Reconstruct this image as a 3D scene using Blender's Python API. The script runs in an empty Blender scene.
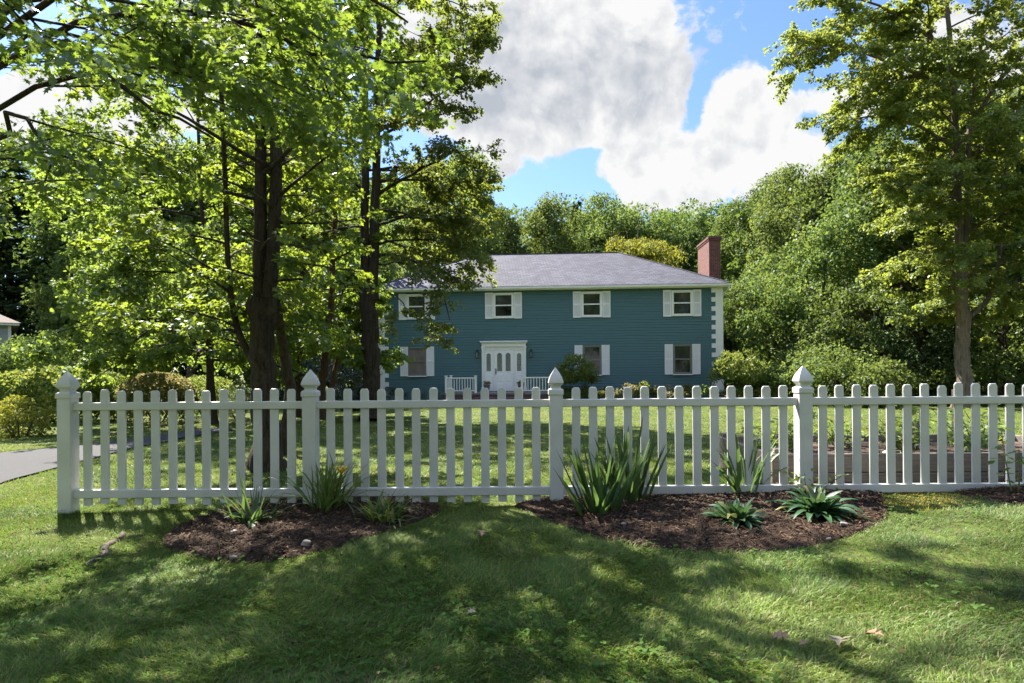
import bpy, bmesh, math, random
import numpy as np
from mathutils import Matrix, Vector

PI = math.pi
R = math.radians
scn = bpy.context.scene
col = scn.collection
random.seed(4)

# ------------------------------------------------------------------ camera model
F, H, CX, CY, ROLL = 600.0, 1.24, 512.0, 370.0, R(0.42)
SUN_EL, SUN_AZ = R(51), R(37)            # azimuth measured from +Y towards -X
SUND = np.array([-math.sin(SUN_AZ) * math.cos(SUN_EL), math.cos(SUN_AZ) * math.cos(SUN_EL), math.sin(SUN_EL)])

def G(x, y):
    """height of the ground"""
    x = np.asarray(x, float); y = np.asarray(y, float)
    zx = np.interp(x, [-12, -4.1, 0., 2.7, 4.7, 12], [-.06, -.045, -.01, .05, .10, .14])
    w = np.where(y < 5.5, np.maximum(np.exp(-((y - 5.5) / 4.5) ** 2), .2), np.exp(-((y - 5.5) / 5) ** 2))
    zy = np.where(y > 5.5, -0.0185 * (np.minimum(y, 30) - 5.5), 0)
    n = .012 * np.sin(1.3 * x + 1.3) * np.sin(1.7 * y + .4) + .006 * np.sin(3.1 * x + 2 + y) * np.sin(2.7 * y - x)
    return zx * w + zy + n

def at(px, py, Y):
    dx, dy = px - CX, CY - py
    u = dx * math.cos(ROLL) + dy * math.sin(ROLL); v = dy * math.cos(ROLL) - dx * math.sin(ROLL)
    return np.array([u / F * Y, Y, H + v / F * Y])

def gp(px, py):
    z = 0.
    for _ in range(30):
        dx, dy = px - CX, CY - py
        v = dy - dx * math.sin(ROLL)
        Y = (z - H) * F / min(v, -2.)
        p = at(px, py, Y)
        z = float(G(p[0], p[1]))
    p[2] = z
    return p

# ------------------------------------------------------------------ tagging
def tag(o, label=None, cat=None, group=None, kind=None):
    if label: o['label'] = label
    if cat: o['category'] = cat
    if group: o['group'] = group
    if kind: o['kind'] = kind
    return o

def empty(name, loc, rz=0.):
    o = bpy.data.objects.new(name, None); col.objects.link(o)
    o.location = loc; o.rotation_euler = (0, 0, rz); o.empty_display_size = .2
    return o

def copy_tree(o, parent=None):
    c = o.copy(); col.objects.link(c); c.parent = parent
    for ch in list(o.children): copy_tree(ch, c)
    return c

def link(name, me, mat, parent=None):
    o = bpy.data.objects.new(name, me); col.objects.link(o)
    if mat is not None and not me.materials: me.materials.append(mat)
    if parent: o.parent = parent
    return o

def mesh_np(name, V, F_, smooth=False, attrs=None):
    """V (n,3); F_ (m,k) one polygon size, or list of such arrays"""
    me = bpy.data.meshes.new(name)
    V = np.asarray(V, np.float32)
    Fs = F_ if isinstance(F_, list) else [F_]
    Fs = [np.asarray(f, np.int32) for f in Fs if len(f)]
    loops = np.concatenate([f.ravel() for f in Fs])
    sizes = np.concatenate([np.full(len(f), f.shape[1], np.int32) for f in Fs])
    starts = np.concatenate([[0], np.cumsum(sizes)[:-1]]).astype(np.int32)
    me.vertices.add(len(V)); me.vertices.foreach_set('co', V.ravel())
    me.loops.add(len(loops)); me.loops.foreach_set('vertex_index', loops)
    me.polygons.add(len(sizes)); me.polygons.foreach_set('loop_start', starts)
    if smooth: me.polygons.foreach_set('use_smooth', np.ones(len(sizes), bool))
    for k, a in (attrs or {}).items():
        a = np.asarray(a, np.float32)
        if a.ndim == 1:
            me.attributes.new(k, 'FLOAT', 'POINT').data.foreach_set('value', a)
        else:
            if a.shape[1] == 3: a = np.concatenate([a, np.ones((len(a), 1), np.float32)], 1)
            me.attributes.new(k, 'FLOAT_COLOR', 'POINT').data.foreach_set('color', a.ravel())
    me.update(calc_edges=True); me.validate()
    return me

# ------------------------------------------------------------------ box / tube builder
class MB:
    def __init__(s): s.bm = bmesh.new()
    def box(s, x0, x1, y0, y1, z0, z1, bev=0., seg=1):
        M = Matrix.Translation(((x0 + x1) / 2, (y0 + y1) / 2, (z0 + z1) / 2)) @ Matrix.Diagonal((abs(x1 - x0), abs(y1 - y0), abs(z1 - z0), 1))
        r = bmesh.ops.create_cube(s.bm, size=1, matrix=M)
        if bev:
            es = list({e for v in r['verts'] for e in v.link_edges})
            bmesh.ops.bevel(s.bm, geom=es, offset=bev, segments=seg, affect='EDGES', profile=.5)
        return s
    def verts_faces(s, V, Fc):
        vs = [s.bm.verts.new(v) for v in V]
        for f in Fc: s.bm.faces.new([vs[i] for i in f])
        return s
    def lathe(s, c, prof, n=20, square=False):
        """prof list of (r, z)"""
        rings = []
        for r, z in prof:
            if square: pts = [(-r, -r), (r, -r), (r, r), (-r, r)]
            else: pts = [(r * math.cos(2 * PI * i / n), r * math.sin(2 * PI * i / n)) for i in range(n)]
            rings.append([s.bm.verts.new((c[0] + a, c[1] + b, c[2] + z)) for a, b in pts])
        m = len(rings[0])
        for a, b in zip(rings, rings[1:]):
            for i in range(m): s.bm.faces.new((a[i], a[(i + 1) % m], b[(i + 1) % m], b[i]))
        s.bm.faces.new(rings[0][::-1]); s.bm.faces.new(rings[-1])
        return s
    def tube(s, pts, rad, n=8):
        V, Fc = tube_arrays(np.array(pts, float), np.full(len(pts), rad) if np.isscalar(rad) else np.array(rad), n)
        return s.verts_faces([tuple(v) for v in V], [tuple(f) for f in Fc])
    def build(s, name, mat, parent=None, smooth=False):
        me = bpy.data.meshes.new(name)
        bmesh.ops.recalc_face_normals(s.bm, faces=s.bm.faces[:])
        s.bm.to_mesh(me); s.bm.free()
        if smooth:
            me.polygons.foreach_set('use_smooth', np.ones(len(me.polygons), bool))
        return link(name, me, mat, parent)

def unit(v):
    v = np.asarray(v, float); return v / (np.linalg.norm(v, axis=-1, keepdims=True) + 1e-9)

def tube_arrays(P, r, n):
    P = np.asarray(P, float); m = len(P)
    T = unit(np.gradient(P, axis=0))
    ref = np.array([0, 0, 1.]) if abs(T[0][2]) < .8 else np.array([1., 0, 0])
    A = unit(np.cross(T, ref)); B = np.cross(T, A)
    for i in range(1, m):   # keep frames from flipping
        a = A[i - 1] - T[i] * np.dot(A[i - 1], T[i]); A[i] = unit(a); B[i] = np.cross(T[i], A[i])
    th = np.arange(n) * 2 * PI / n
    V = P[:, None] + r[:, None, None] * (np.cos(th)[None, :, None] * A[:, None] + np.sin(th)[None, :, None] * B[:, None])
    i, j = np.meshgrid(np.arange(m - 1), np.arange(n), indexing='ij')
    a = i * n + j; b = i * n + (j + 1) % n
    Fc = np.stack([a, b, b + n, a + n], -1).reshape(-1, 4)
    return V.reshape(-1, 3), Fc

def vnoise(x, y, s, seed):
    rg = np.random.default_rng(seed); g = rg.random((64, 64))
    u = x * s + 100; v = y * s + 100; iu = np.floor(u).astype(int); iv = np.floor(v).astype(int); fu = u - iu; fv = v - iv
    fu = fu * fu * (3 - 2 * fu); fv = fv * fv * (3 - 2 * fv); h = lambda a, b: g[a % 64, b % 64]
    return (h(iu, iv) * (1 - fu) + h(iu + 1, iv) * fu) * (1 - fv) + (h(iu, iv + 1) * (1 - fu) + h(iu + 1, iv + 1) * fu) * fv
def fbm(x, y, s, seed): return (vnoise(x, y, s, seed) + .5 * vnoise(x, y, s * 2.1, seed + 1) + .25 * vnoise(x, y, s * 4.3, seed + 2)) / 1.75

class Wood:
    def __init__(s): s.V = []; s.F = []; s.k = 0
    def tube(s, P, r, n):
        V, Fc = tube_arrays(P, r, n); s.V.append(V); s.F.append(Fc + s.k); s.k += len(V)
    def arrays(s): return np.concatenate(s.V), np.concatenate(s.F)

# ------------------------------------------------------------------ materials
def new_mat(name):
    m = bpy.data.materials.new(name); m.use_nodes = True
    nt = m.node_tree; nt.nodes.clear()
    out = nt.nodes.new('ShaderNodeOutputMaterial')
    return m, nt, out

def nd(nt, t, **kw):
    n = nt.nodes.new('ShaderNode' + t)
    for k, v in kw.items():
        if hasattr(n, k) and k not in n.inputs: setattr(n, k, v)
        else: n.inputs[k].default_value = v
    return n

def ramp(nt, fac, stops, interp='LINEAR'):
    r = nt.nodes.new('ShaderNodeValToRGB'); cr = r.color_ramp; cr.interpolation = interp
    while len(cr.elements) < len(stops): cr.elements.new(.5)
    for e, (p, c) in zip(cr.elements, stops):
        e.position = p; e.color = (*c, 1) if len(c) == 3 else c
    nt.links.new(fac, r.inputs[0]); return r.outputs[0]

def mixc(nt, fac, a, b, mode='MIX'):
    m = nt.nodes.new('ShaderNodeMix'); m.data_type = 'RGBA'; m.blend_type = mode
    for sock, v in ((m.inputs[0], fac), (m.inputs[6], a), (m.inputs[7], b)):
        if hasattr(v, 'links'): nt.links.new(v, sock)
        else: sock.default_value = v if not isinstance(v, tuple) else ((*v, 1) if len(v) == 3 else v)
    return m.outputs[2]

def mth(nt, op, a, b=0., c=0.):
    m = nt.nodes.new('ShaderNodeMath'); m.operation = op
    for i, v in enumerate((a, b, c)):
        if hasattr(v, 'links'): nt.links.new(v, m.inputs[i])
        else: m.inputs[i].default_value = v
    return m.outputs[0]

def noise(nt, vec, scale, detail=4, rough=.55, dist=0.):
    n = nd(nt, 'TexNoise', Scale=scale, Detail=detail, Roughness=rough, Distortion=dist)
    if vec is not None: nt.links.new(vec, n.inputs['Vector'])
    return n.outputs[0]

def objcoord(nt, scale=None):
    t = nd(nt, 'TexCoord')
    if scale is None: return t.outputs['Object']
    mp = nd(nt, 'Mapping'); mp.inputs['Scale'].default_value = scale
    nt.links.new(t.outputs['Object'], mp.inputs['Vector']); return mp.outputs[0]

def simple(name, c1, c2=None, rough=.6, nscale=6., bump=0., bscale=40., spec=.4, stretch=(1, 1, 1), detail=5):
    m, nt, out = new_mat(name)
    b = nd(nt, 'BsdfPrincipled', Roughness=rough); b.inputs['Specular IOR Level'].default_value = spec
    v = objcoord(nt, stretch)
    if c2 is None: c2 = tuple(x * .85 for x in c1)
    nt.links.new(ramp(nt, noise(nt, v, nscale, detail, .6), [(.3, c2), (.7, c1)]), b.inputs['Base Color'])
    if bump:
        bp = nd(nt, 'Bump', Strength=bump, Distance=.01)
        nt.links.new(noise(nt, v, bscale, 5, .65), bp.inputs['Height']); nt.links.new(bp.outputs[0], b.inputs['Normal'])
    nt.links.new(b.outputs[0], out.inputs[0]); return m

def leaf_mat(name, stops, trans=(.16, .26, .03), tfac=.42, gloss=.06, rough=.5, objvar=.25):
    """stops: ramp over the per-leaf random value"""
    m, nt, out = new_mat(name)
    a = nd(nt, 'Attribute', attribute_name='rnd')
    c = ramp(nt, a.outputs['Fac'], stops)
    oi = nd(nt, 'ObjectInfo')
    hsv = nd(nt, 'HueSaturation')
    nt.links.new(c, hsv.inputs['Color'])
    nt.links.new(mth(nt, 'MULTIPLY_ADD', oi.outputs['Random'], objvar, 1 - objvar / 2), hsv.inputs['Value'])
    nt.links.new(mth(nt, 'MULTIPLY_ADD', oi.outputs['Random'], .025, .4875), hsv.inputs['Hue'])
    d = nd(nt, 'BsdfDiffuse'); nt.links.new(hsv.outputs[0], d.inputs[0])
    t = nd(nt, 'BsdfTranslucent')
    tc = mixc(nt, .55, hsv.outputs[0], trans)
    nt.links.new(tc, t.inputs[0])
    mx = nd(nt, 'MixShader', Fac=tfac); nt.links.new(d.outputs[0], mx.inputs[1]); nt.links.new(t.outputs[0], mx.inputs[2])
    g = nd(nt, 'BsdfGlossy', Roughness=rough); g.inputs[0].default_value = (.9, .95, 1, 1)
    mx2 = nd(nt, 'MixShader', Fac=gloss); nt.links.new(mx.outputs[0], mx2.inputs[1]); nt.links.new(g.outputs[0], mx2.inputs[2])
    nt.links.new(mx2.outputs[0], out.inputs[0]); return m

def bark_mat(name, c1, c2, scale=9., lichen=None):
    m, nt, out = new_mat(name)
    b = nd(nt, 'BsdfPrincipled', Roughness=.9); b.inputs['Specular IOR Level'].default_value = .15
    v = objcoord(nt, (1, 1, .13))
    n1 = noise(nt, v, scale * 1.6, 8, .7, .6)
    n2 = noise(nt, objcoord(nt, (1, 1, .5)), scale * 5, 5, .65)
    h = mth(nt, 'ADD', mth(nt, 'MULTIPLY', n1, .75), mth(nt, 'MULTIPLY', n2, .25))
    c = ramp(nt, h, [(.36, c2), (.52, c1), (.68, tuple(min(1, x * 1.4) for x in c1))])
    if lichen:
        ln = noise(nt, objcoord(nt), 4., 8, .75)
        c = mixc(nt, ramp(nt, ln, [(.52, (0, 0, 0)), (.66, (.55, .55, .55))]), c, lichen)
    nt.links.new(c, b.inputs['Base Color'])
    bp = nd(nt, 'Bump', Strength=1., Distance=.05); nt.links.new(h, bp.inputs['Height']); nt.links.new(bp.outputs[0], b.inputs['Normal'])
    nt.links.new(b.outputs[0], out.inputs[0]); return m

M = {}
M['vinyl'] = simple('white_vinyl', (.575, .57, .545), (.465, .46, .43), .38, 2.5, .04, 60)
M['white'] = simple('white_paint', (.82, .82, .81), (.77, .77, .76), .45, 3., .05, 30)
M['door'] = simple('door_paint', (.86, .87, .88), (.82, .83, .84), .4, 3.)
M['siding'] = simple('teal_siding', (.073, .160, .180), (.064, .144, .163), .5, 3., .25, 50, .35, (.3, 1, 3))
M['trimgrey'] = simple('screen_frame', (.20, .19, .18), None, .5, 5)
M['black'] = simple('black_metal', (.012, .012, .013), None, .35, 5)
M['brickstep'] = simple('brick_step', (.17, .10, .09), (.11, .07, .065), .85, 14, .3, 60)
M['deck'] = simple('porch_deck', (.22, .19, .19), (.17, .15, .15), .7, 8)
M['terracotta'] = simple('grey_pot', (.20, .17, .15), None, .8, 8)
M['timber'] = simple('weathered_timber', (.22, .19, .16), (.11, .09, .075), .85, 5., .4, 30, .2, (.6, 6, 9))
M['soil'] = simple('bed_soil', (.12, .08, .06), (.05, .035, .028), .95, 18, .8, 45, .1)
M['stone'] = simple('pale_stone', (.27, .245, .22), (.15, .13, .12), .85, 9, .5, 30)
M['asphalt'] = simple('asphalt_drive', (.062, .061, .063), (.04, .04, .041), .9, 40, .5, 180, .2)
M['path'] = simple('stone_path', (.36, .30, .26), (.22, .18, .155), .9, 9, .5, 40, .2)
M['rootbark'] = simple('root_bark', (.09, .065, .05), (.045, .033, .026), .9, 12, .6, 40)
M['greywall'] = simple('pale_clapboard', (.36, .39, .40), (.32, .35, .37), .55, 3., .1, 30, .3, (.3, 1, 3))
M['pinkroof'] = simple('tan_shingle', (.13, .09, .08), (.09, .065, .06), .85, 12, .3, 60)

def glass_mat():
    m, nt, out = new_mat('window_glass')
    b = nd(nt, 'BsdfPrincipled', Roughness=.04); b.inputs['Specular IOR Level'].default_value = .6
    v = objcoord(nt)
    nt.links.new(ramp(nt, noise(nt, v, 1.6, 4), [(.35, (.008, .009, .009)), (.65, (.035, .04, .035))]), b.inputs['Base Color'])
    bp = nd(nt, 'Bump', Strength=.12, Distance=.02); nt.links.new(noise(nt, v, 1.3, 2), bp.inputs['Height']); nt.links.new(bp.outputs[0], b.inputs['Normal'])
    nt.links.new(b.outputs[0], out.inputs[0]); return m
M['glass'] = glass_mat()
M['doorglass'] = simple('leaded_glass', (.30, .32, .30), (.05, .055, .05), .1, 22, 0, 10, .6)
M['screenpane'] = simple('screen_reflection', (.22, .18, .155), (.13, .11, .10), .7, 2)  # brownish screen and its reflection put into the pane colour

def brick_mat():
    m, nt, out = new_mat('red_brick')
    b = nd(nt, 'BsdfPrincipled', Roughness=.88)
    t = nd(nt, 'TexCoord'); sx = nd(nt, 'SeparateXYZ'); nt.links.new(t.outputs['Object'], sx.inputs[0])
    cx = nd(nt, 'CombineXYZ'); nt.links.new(mth(nt, 'ADD', sx.outputs[0], sx.outputs[1]), cx.inputs[0]); nt.links.new(sx.outputs[2], cx.inputs[1])
    br = nd(nt, 'TexBrick', Scale=1.)
    nt.links.new(cx.outputs[0], br.inputs['Vector'])
    br.inputs['Color1'].default_value = (.17, .05, .036, 1); br.inputs['Color2'].default_value = (.10, .034, .028, 1)
    br.inputs['Mortar'].default_value = (.19, .14, .12, 1); br.inputs['Mortar Size'].default_value = .007
    br.inputs['Brick Width'].default_value = .21; br.inputs['Row Height'].default_value = .075
    n = noise(nt, t.outputs['Object'], 5, 5)
    c = mixc(nt, 1., br.outputs[0], ramp(nt, n, [(.3, (.75, .75, .75)), (.7, (1.15, 1.12, 1.1))]), 'MULTIPLY')
    nt.links.new(c, b.inputs['Base Color'])
    bp = nd(nt, 'Bump', Strength=.5, Distance=.01); nt.links.new(br.outputs[1], bp.inputs['Height']); bp.invert = True
    nt.links.new(bp.outputs[0], b.inputs['Normal']); nt.links.new(b.outputs[0], out.inputs[0]); return m
M['brick'] = brick_mat()

def roof_mat():
    m, nt, out = new_mat('grey_shingle')
    b = nd(nt, 'BsdfPrincipled', Roughness=.85); b.inputs['Specular IOR Level'].default_value = .2
    t = nd(nt, 'TexCoord'); sx = nd(nt, 'SeparateXYZ'); nt.links.new(t.outputs['Object'], sx.inputs[0])
    cx = nd(nt, 'CombineXYZ'); nt.links.new(mth(nt, 'ADD', sx.outputs[0], mth(nt, 'MULTIPLY', sx.outputs[1], .13)), cx.inputs[0]); nt.links.new(mth(nt, 'MULTIPLY', sx.outputs[2], 2.2), cx.inputs[1])
    br = nd(nt, 'TexBrick', Scale=1.); nt.links.new(cx.outputs[0], br.inputs['Vector'])
    br.inputs['Color1'].default_value = (.085, .085, .106, 1); br.inputs['Color2'].default_value = (.052, .052, .068, 1)
    br.inputs['Mortar'].default_value = (.022, .022, .028, 1); br.inputs['Mortar Size'].default_value = .012
    br.inputs['Brick Width'].default_value = .32; br.inputs['Row Height'].default_value = .19
    n = noise(nt, t.outputs['Object'], .8, 5, .6)
    c = mixc(nt, 1., br.outputs[0], ramp(nt, n, [(.3, (.85, .86, .84)), (.7, (1.12, 1.1, 1.16))]), 'MULTIPLY')
    nt.links.new(c, b.inputs['Base Color'])
    bp = nd(nt, 'Bump', Strength=.6, Distance=.02); nt.links.new(br.outputs[1], bp.inputs['Height']); bp.invert = True
    nt.links.new(bp.outputs[0], b.inputs['Normal']); nt.links.new(b.outputs[0], out.inputs[0]); return m
M['roof'] = roof_mat()

def lawn_mat():
    m, nt, out = new_mat('lawn_ground')
    b = nd(nt, 'BsdfPrincipled', Roughness=.95); b.inputs['Specular IOR Level'].default_value = .1
    v = objcoord(nt)
    big = noise(nt, v, .7, 5, .6); small = noise(nt, v, 14, 6, .7)
    c = ramp(nt, big, [(.3, (.05, .085, .014)), (.5, (.085, .12, .022)), (.68, (.15, .15, .05))])
    c = mixc(nt, ramp(nt, small, [(.35, (1, 1, 1)), (.6, (0, 0, 0))]), c, (.05, .045, .02))
    nt.links.new(c, b.inputs['Base Color'])
    bp = nd(nt, 'Bump', Strength=.9, Distance=.03); nt.links.new(small, bp.inputs['Height']); nt.links.new(bp.outputs[0], b.inputs['Normal'])
    nt.links.new(b.outputs[0], out.inputs[0]); return m
M['lawn'] = lawn_mat()

def blade_mat():
    m, nt, out = new_mat('grass_blade')
    a = nd(nt, 'Attribute', attribute_name='tint')
    d = nd(nt, 'BsdfDiffuse'); t = nd(nt, 'BsdfTranslucent'); nt.links.new(a.outputs[0], d.inputs[0]); nt.links.new(a.outputs[0], t.inputs[0])
    mx = nd(nt, 'MixShader', Fac=.4); nt.links.new(d.outputs[0], mx.inputs[1]); nt.links.new(t.outputs[0], mx.inputs[2])
    g = nd(nt, 'BsdfGlossy', Roughness=.45)
    m2 = nd(nt, 'MixShader', Fac=.015); nt.links.new(mx.outputs[0], m2.inputs[1]); nt.links.new(g.outputs[0], m2.inputs[2])
    nt.links.new(m2.outputs[0], out.inputs[0]); return m
M['blade'] = blade_mat()
def attr_mat(name, rough=.9):
    m, nt, out = new_mat(name); a = nd(nt, 'Attribute', attribute_name='tint')
    b = nd(nt, 'BsdfPrincipled', Roughness=rough); b.inputs['Specular IOR Level'].default_value = .2
    nt.links.new(a.outputs[0], b.inputs['Base Color']); nt.links.new(b.outputs[0], out.inputs[0]); return m
M['chip'] = attr_mat('mulch_chip')
M['mulch'] = simple('mulch_soil', (.042, .026, .016), (.015, .0095, .0065), .95, 30, 1., 60, .1)
M['bark'] = bark_mat('dark_bark', (.05, .038, .029), (.011, .0085, .0065), 9, (.085, .08, .055))
M['barkpale'] = bark_mat('pale_bark', (.17, .135, .105), (.06, .047, .036), 10, (.22, .2, .165))
M['barkred'] = bark_mat('reddish_bark', (.12, .07, .047), (.035, .021, .015), 10)
M['barkbg'] = simple('forest_bark', (.11, .085, .065), (.05, .04, .03), .95, 6)
M['leaf_oak'] = leaf_mat('oak_leaf', [(0, (.04, .085, .016)), (.6, (.07, .12, .022)), (1, (.11, .15, .028))], (.34, .46, .04), .5, .05, .36)
M['leaf_maple'] = leaf_mat('maple_leaf', [(0, (.05, .095, .013)), (.6, (.085, .13, .02)), (1, (.13, .16, .024))], (.42, .5, .035), .52, .035)
M['leaf_bright'] = leaf_mat('bright_leaf', [(0, (.06, .115, .018)), (.6, (.095, .15, .026)), (1, (.145, .18, .03))], (.40, .52, .06), .52, .025)
M['leaf_B'] = leaf_mat('linden_leaf', [(0, (.05, .09, .02)), (.6, (.085, .12, .028)), (1, (.13, .15, .035))], (.38, .44, .05), .5, .03)
M['leaf_R'] = leaf_mat('ash_leaf', [(0, (.075, .12, .024)), (.55, (.13, .17, .03)), (1, (.2, .21, .04))], (.46, .5, .06), .48, .03)
M['leaf_wood'] = leaf_mat('woodland_leaf', [(0, (.045, .085, .02)), (.6, (.085, .125, .03)), (1, (.125, .155, .04))], (.24, .32, .05), .42, .015, .5, .5)
M['leaf_light'] = leaf_mat('light_woodland_leaf', [(0, (.058, .105, .028)), (.6, (.095, .15, .038)), (1, (.145, .18, .05))], (.3, .36, .06), .42, .015, .5, .4)
M['leaf_yellow'] = leaf_mat('yellow_leaf', [(0, (.12, .14, .02)), (1, (.21, .20, .03))], (.42, .42, .04), .42, .02)
M['leaf_gold'] = leaf_mat('golden_leaf', [(0, (.05, .07, .015)), (.7, (.10, .11, .02)), (1, (.2, .17, .02))], (.3, .3, .04), .25, .02)
M['leaf_conifer'] = leaf_mat('needle', [(0, (.035, .065, .025)), (1, (.075, .11, .04))], (.08, .12, .03), .25, .01, .5, .4)
M['leaf_dark'] = leaf_mat('evergreen_leaf', [(0, (.012, .035, .012)), (1, (.03, .06, .018))], (.06, .1, .02), .25, .08)
M['leaf_hedge'] = leaf_mat('hedge_leaf', [(0, (.05, .10, .02)), (.5, (.15, .21, .04)), (.9, (.2, .21, .05)), (1, (.25, .18, .07))], (.42, .46, .07), .42, .02)
M['leaf_pink'] = leaf_mat('pinkish_hedge_leaf', [(0, (.06, .10, .035)), (.5, (.16, .18, .06)), (.8, (.28, .21, .10)), (1, (.34, .23, .14))], (.46, .38, .14), .4, .02)
M['leaf_pale'] = leaf_mat('pale_bush_leaf', [(0, (.10, .13, .07)), (1, (.30, .33, .22))], (.3, .33, .15), .35, .02)
M['leaf_iris'] = leaf_mat('iris_leaf', [(0, (.045, .09, .03)), (1, (.095, .15, .05))], (.2, .32, .06), .35, .03, .4, 0)
M['leaf_day'] = leaf_mat('daylily_leaf', [(0, (.06, .115, .025)), (.8, (.13, .18, .045)), (1, (.3, .26, .09))], (.3, .38, .06), .4, .03, .4, 0)
M['leaf_hosta'] = leaf_mat('rosette_leaf', [(0, (.022, .06, .022)), (.9, (.048, .10, .034)), (.97, (.14, .13, .04))], (.12, .22, .06), .25, .03, .45, 0)
M['leaf_clover'] = leaf_mat('clover_leaf', [(0, (.04, .10, .018)), (1, (.08, .15, .03))], (.2, .32, .04), .35, 0.005, .6, 0)
M['petal'] = leaf_mat('yellow_petal', [(0, (.6, .33, .02)), (1, (.75, .45, .04))], (.7, .4, .03), .35, .03, .4, 0)
M['deadleaf'] = simple('dry_oak_leaf', (.34, .20, .11), (.20, .11, .06), .8, 20)

# ------------------------------------------------------------------ leaves
SH = {
 'diamond': np.array([[0, 0, 0], [.32, .45, .07], [0, 1, -.03], [-.32, .45, .07]]),
 'round': np.array([[0, 0, 0], [.36, .25, .06], [.36, .65, .06], [0, 1, -.06], [-.36, .65, .06], [-.36, .25, .06]]),
 'maple': np.array([[0, 0, 0], [.3, -.02, .03], [.24, .22, .05], [.56, .42, .03], [.28, .52, .04], [.2, .62, .04], [0, 1, -.08],
                    [-.2, .62, .04], [-.28, .52, .04], [-.56, .42, .03], [-.24, .22, .05], [-.3, -.02, .03]]),
 'oak': np.array([[.02, 0, 0], [.12, .2, .03], [.36, .22, .02], [.14, .36, .04], [.46, .52, .01], [.16, .6, .04], [.3, .82, .0], [.1, .8, .02], [0, 1.05, -.06],
                  [-.1, .8, .02], [-.3, .82, .0], [-.16, .6, .04], [-.46, .52, .01], [-.14, .36, .04], [-.36, .22, .02], [-.12, .2, .03], [-.02, 0, 0]]),
 'needle': np.array([[0, 0, 0], [.16, .4, .0], [0, 1, -.05], [-.16, .4, .0]]),
}
def leaves_mesh(name, P, axis, nrm, size, shape, rng, rnd=None):
    S = SH[shape]; n = len(P); k = len(S)
    axis = unit(axis); side = unit(np.cross(axis, nrm)); nr = np.cross(side, axis)
    sz = size[:, None, None]
    V = P[:, None] + sz * (S[None, :, 0:1] * side[:, None] + S[None, :, 1:2] * axis[:, None] + S[None, :, 2:3] * nr[:, None])
    Fc = np.arange(n * k).reshape(n, k)
    rnd = rng.random(n) if rnd is None else rnd
    return mesh_np(name, V.reshape(-1, 3), Fc, False, {'rnd': np.repeat(rnd, k)})

def rpath(rng, p, d, L, n, up=0., wob=.12):
    pts = [np.array(p, float)]; d = unit(d); st = L / n
    for i in range(n):
        d = unit(d + np.array([0, 0, up * st]) + rng.normal(0, wob, 3) * math.sqrt(st) * .6)
        pts.append(pts[-1] + d * st)
    return np.array(pts)

def resample(P, n):
    P = np.array(P, float); t = np.linspace(0, 1, len(P)); tt = np.linspace(0, 1, n)
    # smooth Catmull-like through cubic on a dense linear path
    Q = np.stack([np.interp(tt, t, P[:, i]) for i in range(3)], 1)
    for _ in range(2): Q[1:-1] = (Q[:-2] + 2 * Q[1:-1] + Q[2:]) / 4
    return Q

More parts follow.
